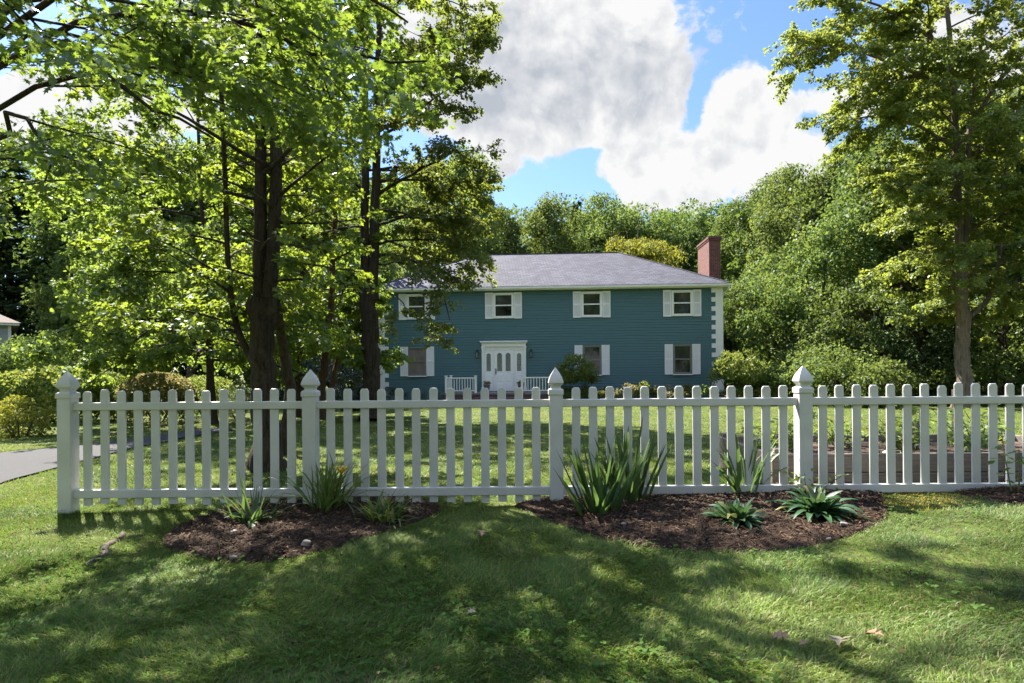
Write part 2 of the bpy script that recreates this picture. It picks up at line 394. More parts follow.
def grow_tree(seed, stems, limbs, leaf_size, nleaf, shape, twig_droop=-.25, extra=(), sub_d=3.0, twig_d=5.5, wood_twigs=True, tlen=1., planar=.75, flare=1.35, keep=None, nup=1.0):
    """stems: list of (points, r0, r1); limbs: dicts(stem,n,t0,t1,len,el0,el1,az,azs,up).
    extra: list of explicit limb paths (points, r0).  Returns trunk mesh, crown mesh (local coordinates of the points)."""
    rng = np.random.default_rng(seed)
    W = Wood(); tw = []
    SP = []
    for P, r0, r1 in stems:
        Q = resample(P, 18); Q[1:-1] += rng.normal(0, r0 * .10, (16, 3)) * np.array([1, 1, 0])
        t = np.linspace(0, 1, 18); r = r0 + (r1 - r0) * t ** .8
        if P[0][2] < .3: r = r * (1 + (flare - 1) * np.exp(-t * len(t) * .6))
        SP.append((Q, r))
        m_ = 90 if r0 > .07 else 40; sd_ = 36 if r0 > .07 else 14
        Qf = np.stack([np.interp(np.linspace(0, 17, m_), np.arange(18), Q[:, c]) for c in range(3)], 1)
        for _ in range(2): Qf[1:-1] = (Qf[:-2] + 2 * Qf[1:-1] + Qf[2:]) / 4
        rf = np.interp(np.linspace(0, 17, m_), np.arange(18), r)
        V_, F__ = tube_arrays(Qf, rf, sd_); V3 = V_.reshape(m_, sd_, 3)
        th_ = np.arange(sd_) / sd_ * 2 * PI; hh = np.linspace(0, 1, m_)[:, None] * np.linalg.norm(np.diff(Q, axis=0), axis=1).sum()
        cx_, cy_ = np.cos(th_)[None] * 1.6 + 0 * hh, np.sin(th_)[None] * 1.6 + hh * .9
        rid = np.abs(fbm(cx_ + 3 * np.sin(th_)[None], cy_, 1.6, seed) - .5) * 2
        lob = np.maximum(0, np.sin(th_ * 5 + seed))[None] * np.exp(-hh * 4.5) if P[0][2] < .3 else 0
        k_ = 1 + .13 * (rid - .35) + .10 * (fbm(cx_, cy_ * .5, .8, seed + 5) - .5) + .35 * lob
        V3 = Qf[:, None] + (V3 - Qf[:, None]) * k_[..., None]
        W.V.append(V3.reshape(-1, 3)); W.F.append(F__ + W.k); W.k += m_ * sd_
    def twig(p, d, L):
        q = rpath(rng, p, d, L, 3, twig_droop, .25); tw.append(q)
    def sub(p, d, L, r):
        q = rpath(rng, p, d, L, 5, twig_droop * .6, .2)
        if keep is not None and rng.random() > keep(q[2:3])[0]: return
        W.tube(q, np.linspace(r, r * .3, len(q)), 4)
        m = max(2, int(L * twig_d))
        for j in range(m):
            t = rng.uniform(.12, 1.); k = min(int(t * 5), 4); p2 = q[k] + (q[k + 1] - q[k]) * (t * 5 - k)
            dd = unit(q[k + 1] - q[k]); sgn = 1 if j % 2 else -1
            s_ = unit(np.cross(dd, [0, 0, 1])) * sgn
            twig(p2, dd * .7 + s_ * rng.uniform(.4, 1.1) + np.array([0, 0, rng.normal(0, .3 * (1.3 - planar))]), rng.uniform(.2, .5) * (.6 + .4 * L) * tlen)
        twig(q[-1], q[-1] - q[-2], .3)
    def limb_children(q, r0, ta=.18):
        L = np.linalg.norm(np.diff(q, axis=0), axis=1).sum(); n = len(q) - 1
        m = max(3, int(L * sub_d))
        for j in range(m):
            t = rng.uniform(ta, 1.) if j else 1.; k = min(int(t * n), n - 1); p2 = q[k] + (q[k + 1] - q[k]) * (t * n - k)
            dd = unit(q[k + 1] - q[k]); sgn = 1 if j % 2 else -1
            s_ = unit(np.cross(dd, [0, 0, 1]) + 1e-4) * sgn
            d2 = dd * rng.uniform(.5, 1.) + s_ * rng.uniform(.5, 1.) + np.array([0, 0, rng.normal(.02, .5 * (1.2 - planar))])
            d2[2] = max(d2[2], -.35)
            sub(p2, d2, (L * .34 * (1.15 - .6 * t) + .25) * rng.uniform(.7, 1.25), r0 * (.5 - .25 * t))
    for Ld in limbs:
        Q, rr = SP[Ld['stem']]
        for i in range(Ld['n']):
            hf = (i + rng.uniform(.1, .9)) / Ld['n']; t = Ld['t0'] + (Ld['t1'] - Ld['t0']) * hf
            k = min(int(t * 17), 16); p = Q[k] + (Q[k + 1] - Q[k]) * (t * 17 - k)
            az = (i * 2.39996 + rng.normal(0, .3)) if Ld.get('az') is None else Ld['az'] + rng.uniform(-1, 1) * Ld.get('azs', 1.)
            el = Ld['el0'] + (Ld['el1'] - Ld['el0']) * hf + rng.normal(0, .1)
            L = Ld['len'](hf) * rng.uniform(.75, 1.12)
            d = np.array([math.cos(az) * math.cos(el), math.sin(az) * math.cos(el), math.sin(el)])
            q = rpath(rng, p, d, L, 8, Ld.get('up', -.03), .16)
            r0 = min(rr[k] * .5, .01 + L * .012)
            W.tube(q, np.linspace(r0, r0 * .25, len(q)), 6)
            limb_children(q, r0)
    for P, r0 in extra:
        q = resample(P, 10); q[1:] += rng.normal(0, .03, (9, 3))
        W.tube(q, np.linspace(r0, r0 * .25, 10), 7); limb_children(q, r0, .08)
    # leaves
    tw = np.array(tw)                       # (N,4,3)
    if wood_twigs:
        for q in tw[::3]:
            W.tube(q, np.array([.007, .006, .004, .002]), 3)
    ln = np.linalg.norm(tw[:, 3] - tw[:, 0], axis=1)
    cnt = np.maximum(3, rng.poisson(nleaf / ln.sum() * ln)); print('TREE', seed, 'twigs', len(tw), 'leaves', cnt.sum())
    idx = np.repeat(np.arange(len(tw)), cnt); n = len(idx)
    t = rng.random(n) ** .8 * 3; k = np.minimum(t.astype(int), 2); f = (t - k)[:, None]
    q = tw[idx]; a = q[np.arange(n), k]; b = q[np.arange(n), k + 1]
    P = a * (1 - f) + b * f + rng.normal(0, leaf_size * .55, (n, 3))
    dd = unit(b - a); s_ = unit(np.cross(dd, [0, 0, 1.])) * rng.choice([-1, 1], n)[:, None]
    axis = dd * .5 + s_ * rng.uniform(.2, 1., (n, 1)) + rng.normal(0, .35, (n, 3)) + np.array([0, 0, -.25])
    nrm = np.array([0, 0, nup]) + rng.normal(0, .55, (n, 3)) + dd * .2
    size = leaf_size * rng.uniform(.6, 1.2, n)
    cr = leaves_mesh('crown', P, axis, nrm, size, shape, rng)
    V, Fc = W.arrays()
    return mesh_np('trunk', V, Fc, True), cr

def clump_arrays(rng, centers, rads, per, flat=.75, up=.35, shell=(.65, 1.05), spread=.6):
    n = len(centers) * per
    c = np.repeat(centers, per, 0); r = np.repeat(rads, per)
    d = unit(rng.normal(0, 1, (n, 3)) + np.array([0, 0, up]))
    P = c + d * (r * rng.uniform(*shell, n))[:, None] * np.array([1, 1, flat])
    nrm = d + rng.normal(0, spread, (n, 3)) + np.array([0, 0, .45])
    axis = rng.normal(0, 1, (n, 3)) + d * .4 - np.array([0, 0, .3])
    return P, axis, nrm

def crown_clumps(seed, rx, rz, zc, ncl, per, leaf, shape='diamond', rr=(.2, .34), lump=.22, bottom=-.8, core=.35):
    """uneven crown of leaf clumps round (0,0,zc)"""
    rng = np.random.default_rng(seed)
    d = unit(rng.normal(0, 1, (ncl * 2, 3))); d = d[d[:, 2] > bottom][:ncl]
    ph = rng.uniform(0, 6.28, 6)
    lumpf = 1 + lump * (np.sin(3 * d[:, 0] + ph[0]) * np.cos(2.5 * d[:, 1] + ph[1]) + np.sin(4 * d[:, 2] + ph[2] + 2 * d[:, 0])) * .8
    rad = (1 - core * rng.random(len(d)) ** 1.5) * lumpf
    taper = np.where(d[:, 2] > 0, 1 - .25 * d[:, 2] ** 2, 1 - .1 * d[:, 2] ** 2)
    c = d * rad[:, None] * np.array([rx, rx, rz]) * taper[:, None] + np.array([0, 0, zc])
    rads = rng.uniform(*rr, len(c)) * min(rx, rz)
    P, ax, nr = clump_arrays(rng, c, rads, per)
    n = len(P)
    rn = np.clip(np.repeat(rng.normal(.5, .2, len(c)), per) + rng.normal(0, .2, n), 0, 1)
    return leaves_mesh('crown', P, ax, nr, leaf * rng.uniform(.6, 1.3, n), shape, rng, rn)

def conifer_crown(seed, h, r, z0, leaf, dens=1.):
    rng = np.random.default_rng(seed); P = []; A = []; N = []
    z = z0
    while z < h - .1:
        f = (z - z0) / (h - z0); rl = r * (1 - f) ** .85 * rng.uniform(.8, 1.15) + .12
        nb = max(5, int(9 * (1 - f) + 4))
        for b in range(nb):
            az = rng.uniform(0, 6.283); L = rl * rng.uniform(.7, 1.1)
            m = int(26 * dens * L) + 8
            t = rng.random(m) ** .7
            dx = np.array([math.cos(az), math.sin(az), 0.])
            sd = np.array([-dx[1], dx[0], 0.])
            w = rng.normal(0, .13, m) * L * (1.1 - t)
            p = np.outer(t * L, dx) + np.outer(w, sd); p[:, 2] = z - .25 * L * t + .18 * L * t ** 3 + rng.normal(0, .05, m)
            P.append(p); A.append(np.tile(dx, (m, 1)) + np.outer(np.sign(w) * .7, sd) + rng.normal(0, .25, (m, 3)) - [0, 0, .2]); N.append(np.array([0, 0, 1.]) + rng.normal(0, .45, (m, 3)))
        z += rng.uniform(.25, .45) * (1 - .4 * f)
    P = np.concatenate(P); n = len(P)
    return leaves_mesh('crown', P, np.concatenate(A), np.concatenate(N), leaf * rng.uniform(.6, 1.3, n), 'needle', rng)

def clipped_mesh(seed, rx, ry, rz, n, leaf, shape='round'):
    """shrub sheared to a smooth mound: leaves in a tight skin"""
    rng = np.random.default_rng(seed)
    d = unit(rng.normal(0, 1, (n, 3))); d[:, 2] = np.abs(d[:, 2]); low = rng.random(n) < .3; d[low, 2] *= -.35; d = unit(d)
    ph = rng.uniform(0, 6, 6)
    k = 1 + .05 * np.sin(4 * d[:, 0] + ph[0]) * np.cos(5 * d[:, 1] + ph[1]) + .035 * np.sin(9 * d[:, 0] + 7 * d[:, 2] + ph[2]) + .03 * np.sin(13 * d[:, 0] - 9 * d[:, 1] + ph[3])
    e = d / (np.abs(d) ** 2.6).sum(1, keepdims=True) ** (1 / 2.6) * .93
    rad = k * (1 + rng.normal(0, .022, n)) * np.where(rng.random(n) < .35, rng.uniform(.72, .96, n), 1)
    P = e * rad[:, None] * np.array([rx, ry, rz * .56]) + np.array([0, 0, rz * .44]); P[:, 2] = np.maximum(P[:, 2], .02)
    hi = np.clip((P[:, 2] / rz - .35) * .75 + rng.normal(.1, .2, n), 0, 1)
    return leaves_mesh('foliage', P, rng.normal(0, 1, (n, 3)) + d * .5, d + rng.normal(0, .55, (n, 3)), leaf * rng.uniform(.6, 1.25, n), shape, rng, hi)

def shrub_mesh(seed, rx, ry, rz, n, leaf, shape='round', clump=.22, flat=.85, ncl=None, jag=.1):
    """rounded shrub standing on z=0: clumps over a dome, tighter = clipped"""
    rng = np.random.default_rng(seed); ncl = ncl or max(20, int(n / 60)); per = max(4, n // ncl)
    d = unit(rng.normal(0, 1, (ncl * 2, 3))); d[:, 2] = np.abs(d[:, 2]) ** .8 * np.sign(d[:, 2] + .35); d = unit(d)[:ncl]
    rad = (1 - .3 * rng.random(ncl) ** 2) + rng.normal(0, jag, ncl)
    c = d * rad[:, None] * np.array([rx, ry, rz * .55]) * .9 + np.array([0, 0, rz * .45])
    c[:, 2] = np.maximum(c[:, 2], .08)
    P, ax, nr = clump_arrays(rng, c, rng.uniform(.7, 1.3, ncl) * clump * min(rx, rz), per, flat)
    P[:, 2] = np.maximum(P[:, 2], .01)
    m = len(P)
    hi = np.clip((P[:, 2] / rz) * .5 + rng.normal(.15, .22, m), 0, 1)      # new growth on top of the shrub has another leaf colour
    return leaves_mesh('foliage', P, ax, nr, leaf * rng.uniform(.6, 1.25, m), shape, rng, hi)

# ------------------------------------------------------------------ strap and rosette plants
def ribbons(rng, specs, segs=7):
    """specs: list of (base, az, el, length, width, droop, prof) -> V,F,rnd"""
    V = []; Fc = []; rn = []; k = 0
    for base, az, el, L, w, droop, prof in specs:
        d = np.array([math.cos(az) * math.cos(el), math.sin(az) * math.cos(el), math.sin(el)])
        p = np.array(base, float); st = L / segs; r = rng.random()
        tw = rng.normal(0, .25)
        for i in range(segs + 1):
            t = i / segs
            ww = w * (prof(t))
            hs = unit(np.cross(d, [0, 0, 1.]) + 1e-5); hs = hs * math.cos(tw * t) + np.cross(d, hs) * math.sin(tw * t)
            up = unit(np.cross(hs, d))
            V += [p - hs * ww + up * ww * .35, p, p + hs * ww + up * ww * .35]; rn += [r] * 3
            if i < segs:
                a = k + 3 * i
                Fc += [(a, a + 1, a + 4, a + 3), (a + 1, a + 2, a + 5, a + 4)]
            p = p + d * st
            d = unit(d + np.array([0, 0, -droop * st * (0.4 + 1.6 * t)]) + rng.normal(0, .02, 3))
        k += 3 * (segs + 1)
    return np.array(V), np.array(Fc), np.array(rn)

strap = lambda t: (0.75 + .25 * min(1, t * 4)) * max(.02, 1 - max(0, t - .45) / .55) ** .75
lance = lambda t: max(.05, math.sin(PI * min(1, (t * .92 + .06))) ** .8) if t > .18 else .22 + t * 1.8

def plant(name, seed, px, py, specs_fn, mat, label, cat, group=None):
    rng = np.random.default_rng(seed); p = gp(px, py)
    V, Fc, rn = ribbons(rng, specs_fn(rng))
    o = link(name, mesh_np(name, V, Fc, True, {'rnd': rn}), M[mat]); o.location = p
    return tag(o, label, cat, group)

def strap_specs(n, L, w, el, droop, spread=.05):
    def f(rng):
        return [((*rng.normal(0, spread, 2), -.02), rng.uniform(0, 6.283), rng.uniform(*el), rng.uniform(*L), rng.uniform(*w) / 2, rng.uniform(*droop), strap) for _ in range(n)]
    return f
def fan_specs(n, L, w, az0, lean, droop, spread=.05):
    """iris fan: leaves in one plane"""
    def f(rng):
        out = []
        for i in range(n):
            s = (i + .5) / n * 2 - 1; a = az0 + rng.normal(0, .5) + (0 if s > 0 else PI)
            el = PI / 2 - abs(s) * lean - abs(rng.normal(0, .08))
            out.append(((s * spread * math.cos(az0) + rng.normal(0, .02), s * spread * math.sin(az0) + rng.normal(0, .025), -.02), a, el, rng.uniform(*L) * (1 - .25 * abs(s)), rng.uniform(*w) / 2, rng.uniform(*droop), strap))
        return out
    return f
def rosette_specs(n, L, w):
    def f(rng):
        out = []
        for i in range(n):
            t = i / n
            out.append(((*rng.normal(0, .02, 2), .01), i * 2.4 + rng.normal(0, .25), .15 + 1.15 * t + rng.normal(0, .12), rng.uniform(*L) * (1 - .35 * t), rng.uniform(*w) / 2 * (1 - .2 * t), rng.uniform(2.5, 5.5), lance))
        return out
    return f

# ================================================================== GROUND
def poly_px(pts): return np.array([gp(*p)[:2] for p in pts])
def inside(poly, x, y):
    c = np.zeros(len(x), bool); n = len(poly); j = n - 1
    for i in range(n):
        xi, yi = poly[i]; xj, yj = poly[j]
        hit = ((yi > y) != (yj > y)) & (x < (xj - xi) * (y - yi) / (yj - yi + 1e-12) + xi)
        c ^= hit; j = i
    return c
def smooth_poly(P, it=2):
    P = np.array(P)
    for _ in range(it):
        Q = np.roll(P, -1, 0); P = np.stack([.75 * P + .25 * Q, .25 * P + .75 * Q], 1).reshape(-1, 2)
    return P

BED_L = smooth_poly(poly_px([(160, 541), (178, 527), (212, 514), (250, 503), (300, 497), (360, 494), (420, 500), (446, 508), (428, 518), (392, 530), (345, 546), (295, 559), (245, 565), (200, 560), (168, 550)]))
BED_R = smooth_poly(poly_px([(508, 505), (548, 498), (620, 492), (700, 489), (780, 485), (850, 484), (884, 489), (878, 500), (892, 513), (872, 529), (826, 544), (765, 554), (700, 554), (645, 548), (600, 540), (562, 527), (530, 514)]))
BED_E = smooth_poly(poly_px([(948, 491), (985, 482), (1060, 478), (1075, 506), (1020, 507), (980, 500)]))
BED_H = np.array([(-7.5, 26.9), (-2.6, 26.6), (-2.6, 28.4), (1.9, 28.2), (2.2, 26.4), (11.4, 25.6), (12.2, 33), (-7.5, 33.5)])
DRIVE_N = [gp(*p)[:2] for p in [(-60, 520), (0, 484), (56, 469), (100, 457.5), (140, 447), (182, 438.5), (234, 431)]]
DRIVE_F = [gp(*p)[:2] for p in [(-90, 466), (0, 454), (56, 448.5), (111, 443), (150, 437), (185, 432), (228, 428)]]
BEDS = [BED_L, BED_R, BED_E]

xs = np.unique(np.concatenate([[-400, -250, -150, -90], np.linspace(-60, -12, 25), np.linspace(-12, 12, 121), np.linspace(12, 60, 25), [90, 150, 250, 400]]))
ys = np.unique(np.concatenate([[-60, -30, -15, -8, -4, -2], np.linspace(0, 9, 76), np.linspace(9, 34, 60), np.linspace(34, 90, 20), [130, 200, 320, 500]]))
X, Y = np.meshgrid(xs, ys); Z = G(X, Y)
V = np.stack([X, Y, Z], -1).reshape(-1, 3); nx = len(xs)
i, j = np.meshgrid(np.arange(len(ys) - 1), np.arange(nx - 1), indexing='ij'); a = (i * nx + j).ravel()
tag(link('lawn', mesh_np('lawn', V, np.stack([a, a + 1, a + nx + 1, a + nx], 1), True), M['lawn']), 'mown green lawn on both sides of the fence', None, None, 'structure')

def strip(name, A, B, mat, lift, n=8):
    A = resample(np.c_[np.array(A), np.zeros(len(A))], 40)[:, :2]; B = resample(np.c_[np.array(B), np.zeros(len(B))], 40)[:, :2]
    t = np.linspace(0, 1, n)
    P = A[:, None] * (1 - t[None, :, None]) + B[:, None] * t[None, :, None]
    Zs = G(P[..., 0], P[..., 1]) + lift
    V = np.concatenate([P, Zs[..., None]], -1).reshape(-1, 3)
    i, j = np.meshgrid(np.arange(39), np.arange(n - 1), indexing='ij'); a = (i * n + j).ravel()
    return tag(link(name, mesh_np(name, V, np.stack([a, a + 1, a + n + 1, a + n], 1), True), M[mat]), None, None, None, 'structure')
strip('driveway', DRIVE_N, DRIVE_F, 'asphalt', .025)
DRIVE = np.array(DRIVE_N + DRIVE_F[::-1])

def bed(poly, name, mat, lift, mound, step=.04, fall=.28):
    x0, y0 = poly.min(0) - .05; x1, y1 = poly.max(0) + .05
    gx = np.arange(x0, x1, step); gy = np.arange(y0, y1, step); X, Y = np.meshgrid(gx, gy)
    q = np.stack([X.ravel(), Y.ravel()], 1)
    # distance to outline
    A = poly; B = np.roll(poly, -1, 0); D = np.full(len(q), 9.)
    for a_, b_ in zip(A, B):
        ab = b_ - a_; t = np.clip(((q - a_) @ ab) / (ab @ ab + 1e-9), 0, 1); D = np.minimum(D, np.linalg.norm(q - a_ - t[:, None] * ab, axis=1))
    ins = inside(poly, q[:, 0], q[:, 1]); D = np.where(ins, D, -D)
    rg = np.random.default_rng(7)
    z = G(q[:, 0], q[:, 1]) + lift + mound * (1 - np.exp(-np.maximum(D, 0) / fall)) + np.where(D < 0, D * 1.2, 0) + rg.normal(0, .006, len(q)) * (step < .1)
    V = np.c_[q, z]; nx = len(gx)
    i, j = np.meshgrid(np.arange(len(gy) - 1), np.arange(nx - 1), indexing='ij'); a = (i * nx + j).ravel()
    Fc = np.stack([a, a + 1, a + nx + 1, a + nx], 1)
    ok = (D[Fc] > -step * 1.3).all(1)
    Fc = Fc[ok]; used, inv = np.unique(Fc, return_inverse=True)
    return tag(link(name, mesh_np(name, V[used], inv.reshape(-1, 4), True), M[mat]), None, None, None, 'structure'), V[ins]
chipsP = []
for b_ in BEDS:
    _, pts = bed(b_, 'mulch_ground', 'mulch', .012, .045); chipsP.append(pts)
bed(BED_H, 'mulch_ground', 'mulch', .03, .05, .25, .4)

# mulch chips: nobody could count them
rng = np.random.default_rng(3)
P = np.concatenate(chipsP); n = 26000
P = P[rng.integers(0, len(P), n)] + rng.normal(0, .02, (n, 3)) * np.array([1, 1, .25]) + np.array([0, 0, .004])
ax = unit(rng.normal(0, 1, (n, 3)) * np.array([1, 1, .35])); nr = unit(np.array([0, 0, 1.]) + rng.normal(0, .5, (n, 3))); sd = unit(np.cross(ax, nr)); nn = np.cross(sd, ax)
L = rng.uniform(.006, .024, n)[:, None]; w = rng.uniform(.002, .006, n)[:, None]
V = np.stack([P - ax * L - sd * w, P - ax * L + sd * w * .7, P + ax * L + sd * w, P + ax * L - sd * w * .6, P + nn * w * .8], 1).reshape(-1, 3)
b0 = np.arange(n) * 5
Fc = np.concatenate([np.stack([b0 + k, b0 + (k + 1) % 4, b0 + 4], 1) for k in range(4)])
t = rng.random(n) ** 2.2
colr = np.array([.023, .014, .0085]) * (1 - t)[:, None] + np.array([.135, .082, .052]) * t[:, None]
tag(link('mulch_chips', mesh_np('mulch_chips', V, Fc, False, {'tint': np.repeat(colr, 5, 0)}), M['chip']), 'reddish brown bark mulch chips covering the planting beds', 'mulch', None, 'stuff')

# ------------------------------------------------------------------ grass
MOSS = smooth_poly(poly_px([(872, 497), (885, 488), (925, 486), (960, 492), (990, 503), (930, 512), (880, 512)]))
def grass(name, n, y0, y1, seed, length, width, segs, label, pw=1.6):
    rng = np.random.default_rng(seed)
    u = rng.random(n); y = (y0 ** (2 - pw) + u * (y1 ** (2 - pw) - y0 ** (2 - pw))) ** (1 / (2 - pw))
    x = rng.uniform(-1, 1, n) * (y * .93 + .5)
    m = np.ones(n, bool)
    jx, jy = x + rng.normal(0, .028, n), y + rng.normal(0, .028, n)
    for b_ in BEDS: m &= ~inside(b_, jx, jy)
    m &= ~inside(DRIVE, x, y) & ~inside(BED_H, x, y)
    m &= ~((x > 2.55) & (x < 6.5) & (y > 6.0) & (y < 8.0))
    bare = fbm(x, y, 1.1, 31)
    m &= rng.random(n) > np.clip((bare - .66) * 6, 0, .8) * (y < 6)
    x = x[m]; y = y[m]; n = len(x); z = G(x, y)
    th = fbm(x, y, 1.4, 11) * 12 + rng.normal(0, .9, n)          # tufts lean together
    lean = .55 + .55 * fbm(x, y, 2.2, 17) + rng.normal(0, .22, n)
    L = rng.uniform(*length, n) * (.65 + .75 * fbm(x, y, 2.5, 23)); w = rng.uniform(*width, n)
    moss = inside(MOSS, x + rng.normal(0, .07, n), y + rng.normal(0, .06, n)) & (rng.random(n) < .8)
    L = np.where(moss, L * .7, L)
    d = np.stack([np.cos(th) * np.sin(lean), np.sin(th) * np.sin(lean), np.cos(lean)], 1)
    fa = th + PI / 2 + rng.normal(0, .6, n); s = np.stack([np.cos(fa), np.sin(fa), np.zeros(n)], 1)
    p0 = np.stack([x, y, z - .004], 1)
    mid = p0 + d * (L * .55)[:, None]; d2 = unit(d + np.stack([np.cos(th) * .7, np.sin(th) * .7, -np.full(n, .45)], 1)); tip = mid + d2 * (L * .5)[:, None]
    ww = (w / 2)[:, None]
    if segs == 2:
        V = np.stack([p0 - s * ww, p0 + s * ww, mid + s * ww * .8, mid - s * ww * .8, tip], 1).reshape(-1, 3); k = 5
        b0 = np.arange(n) * 5; Fc = [np.stack([b0, b0 + 1, b0 + 2, b0 + 3], 1), np.stack([b0 + 3, b0 + 2, b0 + 4], 1)]
    else:
        V = np.stack([p0 - s * ww, p0 + s * ww, mid * .5 + tip * .5], 1).reshape(-1, 3); k = 3
        b0 = np.arange(n) * 3; Fc = [np.stack([b0, b0 + 1, b0 + 2], 1)]
    f = np.clip(fbm(x, y, .8, 41) * 1.5 - .25 + rng.normal(0, .18, n), 0, 1)[:, None]
    c = np.array([.066, .140, .021]) * (1 - f) + np.array([.185, .245, .043]) * f
    right = np.clip((x - .8) / 2.5, 0, 1)[:, None] * (y < 5.6)[:, None]       # greyer, bluer shade on the right, painted into the blade colour
    c = c * (1 - .6 * right) + np.array([.105, .155, .058]) * (.6 * right)
    dry = (rng.random(n) < .10 + .3 * np.clip(fbm(x, y, 1.0, 57) - .5, 0, 1))[:, None]
    c = np.where(dry, np.array([.27, .22, .10]) * rng.uniform(.6, 1.1, (n, 1)), c)
    c = np.where(moss[:, None], np.array([.33, .26, .035]) * (.6 + .7 * rng.random((n, 1))), c)
    c = c * rng.uniform(.7, 1.3, (n, 1)) * (.72 + .56 * fbm(x, y, 3.2, 63))[:, None]
    o = link(name, mesh_np(name, V, Fc, False, {'tint': np.repeat(c, k, 0)}), M['blade'])
    return tag(o, label, 'grass', None, 'stuff')
grass('grass', 480000, 2.0, 7.0, 5, (.03, .066), (.0028, .0055), 2, 'fine green turf in front of the picket fence', 1.9)
grass('grass', 330000, 7.0, 29., 6, (.05, .10), (.008, .016), 1, 'sunlit green turf between fence and house', 1.35)

rng = np.random.default_rng(21); n = 4500      # clover and other low weeds among the blades
y = 2.2 + 3.6 * rng.random(n); x = rng.uniform(-1, 1, n) * (y * .9 + .4); m = fbm(x, y, 1.3, 71) + rng.normal(0, .05, n) > .56
for b_ in BEDS: m &= ~inside(b_, x, y)
x, y = x[m], y[m]; n = len(x); P = np.stack([x, y, G(x, y) + rng.uniform(.025, .05, n)], 1)
P = np.repeat(P, 3, 0); az = np.repeat(rng.uniform(0, 6.28, n), 3) + np.tile([0, 2.09, 4.19], n) + rng.normal(0, .2, 3 * n)
tag(link('clover', leaves_mesh('clover', P, np.stack([np.cos(az), np.sin(az), rng.normal(0, .25, 3 * n)], 1), np.array([0, 0, 1.]) + rng.normal(0, .35, (3 * n, 3)), np.repeat(rng.uniform(.012, .026, n), 3), 'round', rng), M['leaf_clover']), 'patches of clover and small weeds in the front turf', 'clover', None, 'stuff')
rng = np.random.default_rng(12); n = 1500
y = rng.uniform(2.2, 5.6, n); x = rng.uniform(-1, 1, n) * (y * .9 + .4)
m = rng.random(n) < np.clip(fbm(x, y, 1.0, 91) * 2.2 - .5, .05, 1)
for b_ in BEDS: m &= ~inside(b_, x, y)
x, y = x[m], y[m]; n = len(x); P = np.stack([x, y, G(x, y) + rng.uniform(.012, .045, n)], 1)
az = rng.uniform(0, 6.28, n); ax = np.stack([np.cos(az), np.sin(az), rng.normal(0, .3, n)], 1); ax = unit(ax); nr = unit(np.array([0, 0, 1.]) + rng.normal(0, .5, (n, 3)))
sd = unit(np.cross(ax, nr)); nn = np.cross(sd, ax); L = rng.uniform(.004, .014, n)[:, None]; w = L * rng.uniform(.25, .8, (n, 1))
V = np.stack([P - ax * L, P + sd * w + nn * L * .3, P + ax * L, P - sd * w + nn * L * .25, P + nn * L * .05], 1).reshape(-1, 3); b0 = np.arange(n) * 5
Fc = np.concatenate([np.stack([b0 + k, b0 + (k + 1) % 4, b0 + 4], 1) for k in range(4)]); t = rng.random(n) ** 1.6
colr = np.array([.025, .016, .01]) * (1 - t)[:, None] + np.array([.14, .085, .045]) * t[:, None]
tag(link('leaf_litter', mesh_np('leaf_litter', V, Fc, False, {'tint': np.repeat(colr, 5, 0)}), M['chip']), 'small brown bits of dead leaf scattered through the front turf', 'leaf litter', None, 'stuff')

# ================================================================== PICKET FENCE
FY = 5.5
fence = tag(empty('picket_fence', (0, FY, 0)), 'white vinyl picket fence with pointed post caps across the lawn', 'fence')
def fx(px): return (px - CX) / F * FY
posts = [62.8, 308.2, 556, 806, 1052]
posts = [fx(p) for p in posts]
for i, x in enumerate(posts):
    zb = float(G(x, FY)) - .03
    po = MB().box(x - .0615, x + .0615, 0, .123, zb, 1.012, .006, 2).build('post', M['vinyl'], fence)
    cap = MB().lathe((x, .0615, 0), [(.0655, 1.008), (.0685, 1.012), (.0685, 1.05), (.064, 1.058), (.047, 1.068), (.0425, 1.078), (.046, 1.09), (.062, 1.108), (.0685, 1.118), (.067, 1.128), (.062, 1.15), (.053, 1.175), (.040, 1.2), (.025, 1.225), (.010, 1.248), (.002, 1.26)], square=True)
    c = cap.build('post_cap', M['vinyl'], po)
def picket(x, rg):
    m = MB(); w = .039; y0, y1 = .051, .075; z0, z1 = .022, 1.078
    prof = [(-w, z0), (w, z0), (w, z1 - .026), (w - .006, z1 - .012), (w - .016, z1), (-w + .016, z1), (-w + .006, z1 - .012), (-w, z1 - .026)]
    n = len(prof); bv = .005
    ins = [(a * (1 - bv / w), z0 + (b - z0) * (1 - bv * .6)) for a, b in prof]
    V = [(x + a, y0, b) for a, b in ins] + [(x + a, y0 + bv, b) for a, b in prof] + [(x + a, y1 - bv, b) for a, b in prof] + [(x + a, y1, b) for a, b in ins]
    Fc = [tuple(range(n))] + [tuple(range(4 * n - 1, 3 * n - 1, -1))]
    for r in range(3):
        for i in range(n): Fc.append((r * n + i, (r + 1) * n + i, (r + 1) * n + (i + 1) % n, r * n + (i + 1) % n))
    return m.verts_faces(V, Fc).build('picket', M['vinyl'], fence)
rgp = np.random.default_rng(2)
for a_, b_ in zip(posts, posts[1:]):
    for z0, z1 in ((.896, .966), (.083, .160)):
        MB().box(a_ + .058, b_ - .058, .036, .09, z0, z1, .006, 2).build('rail', M['vinyl'], fence)
    g0, g1 = a_ + .0615, b_ - .0615; st = (g1 - g0 - 13 * .078) / 14
    for i in range(13):
        o = picket(g0 + st + .039 + i * (st + .078) + rgp.normal(0, .0012), rgp); o.rotation_euler = (0, rgp.normal(0, .0018), 0); o.location = (rgp.normal(0, .001), 0, rgp.normal(0, .002))

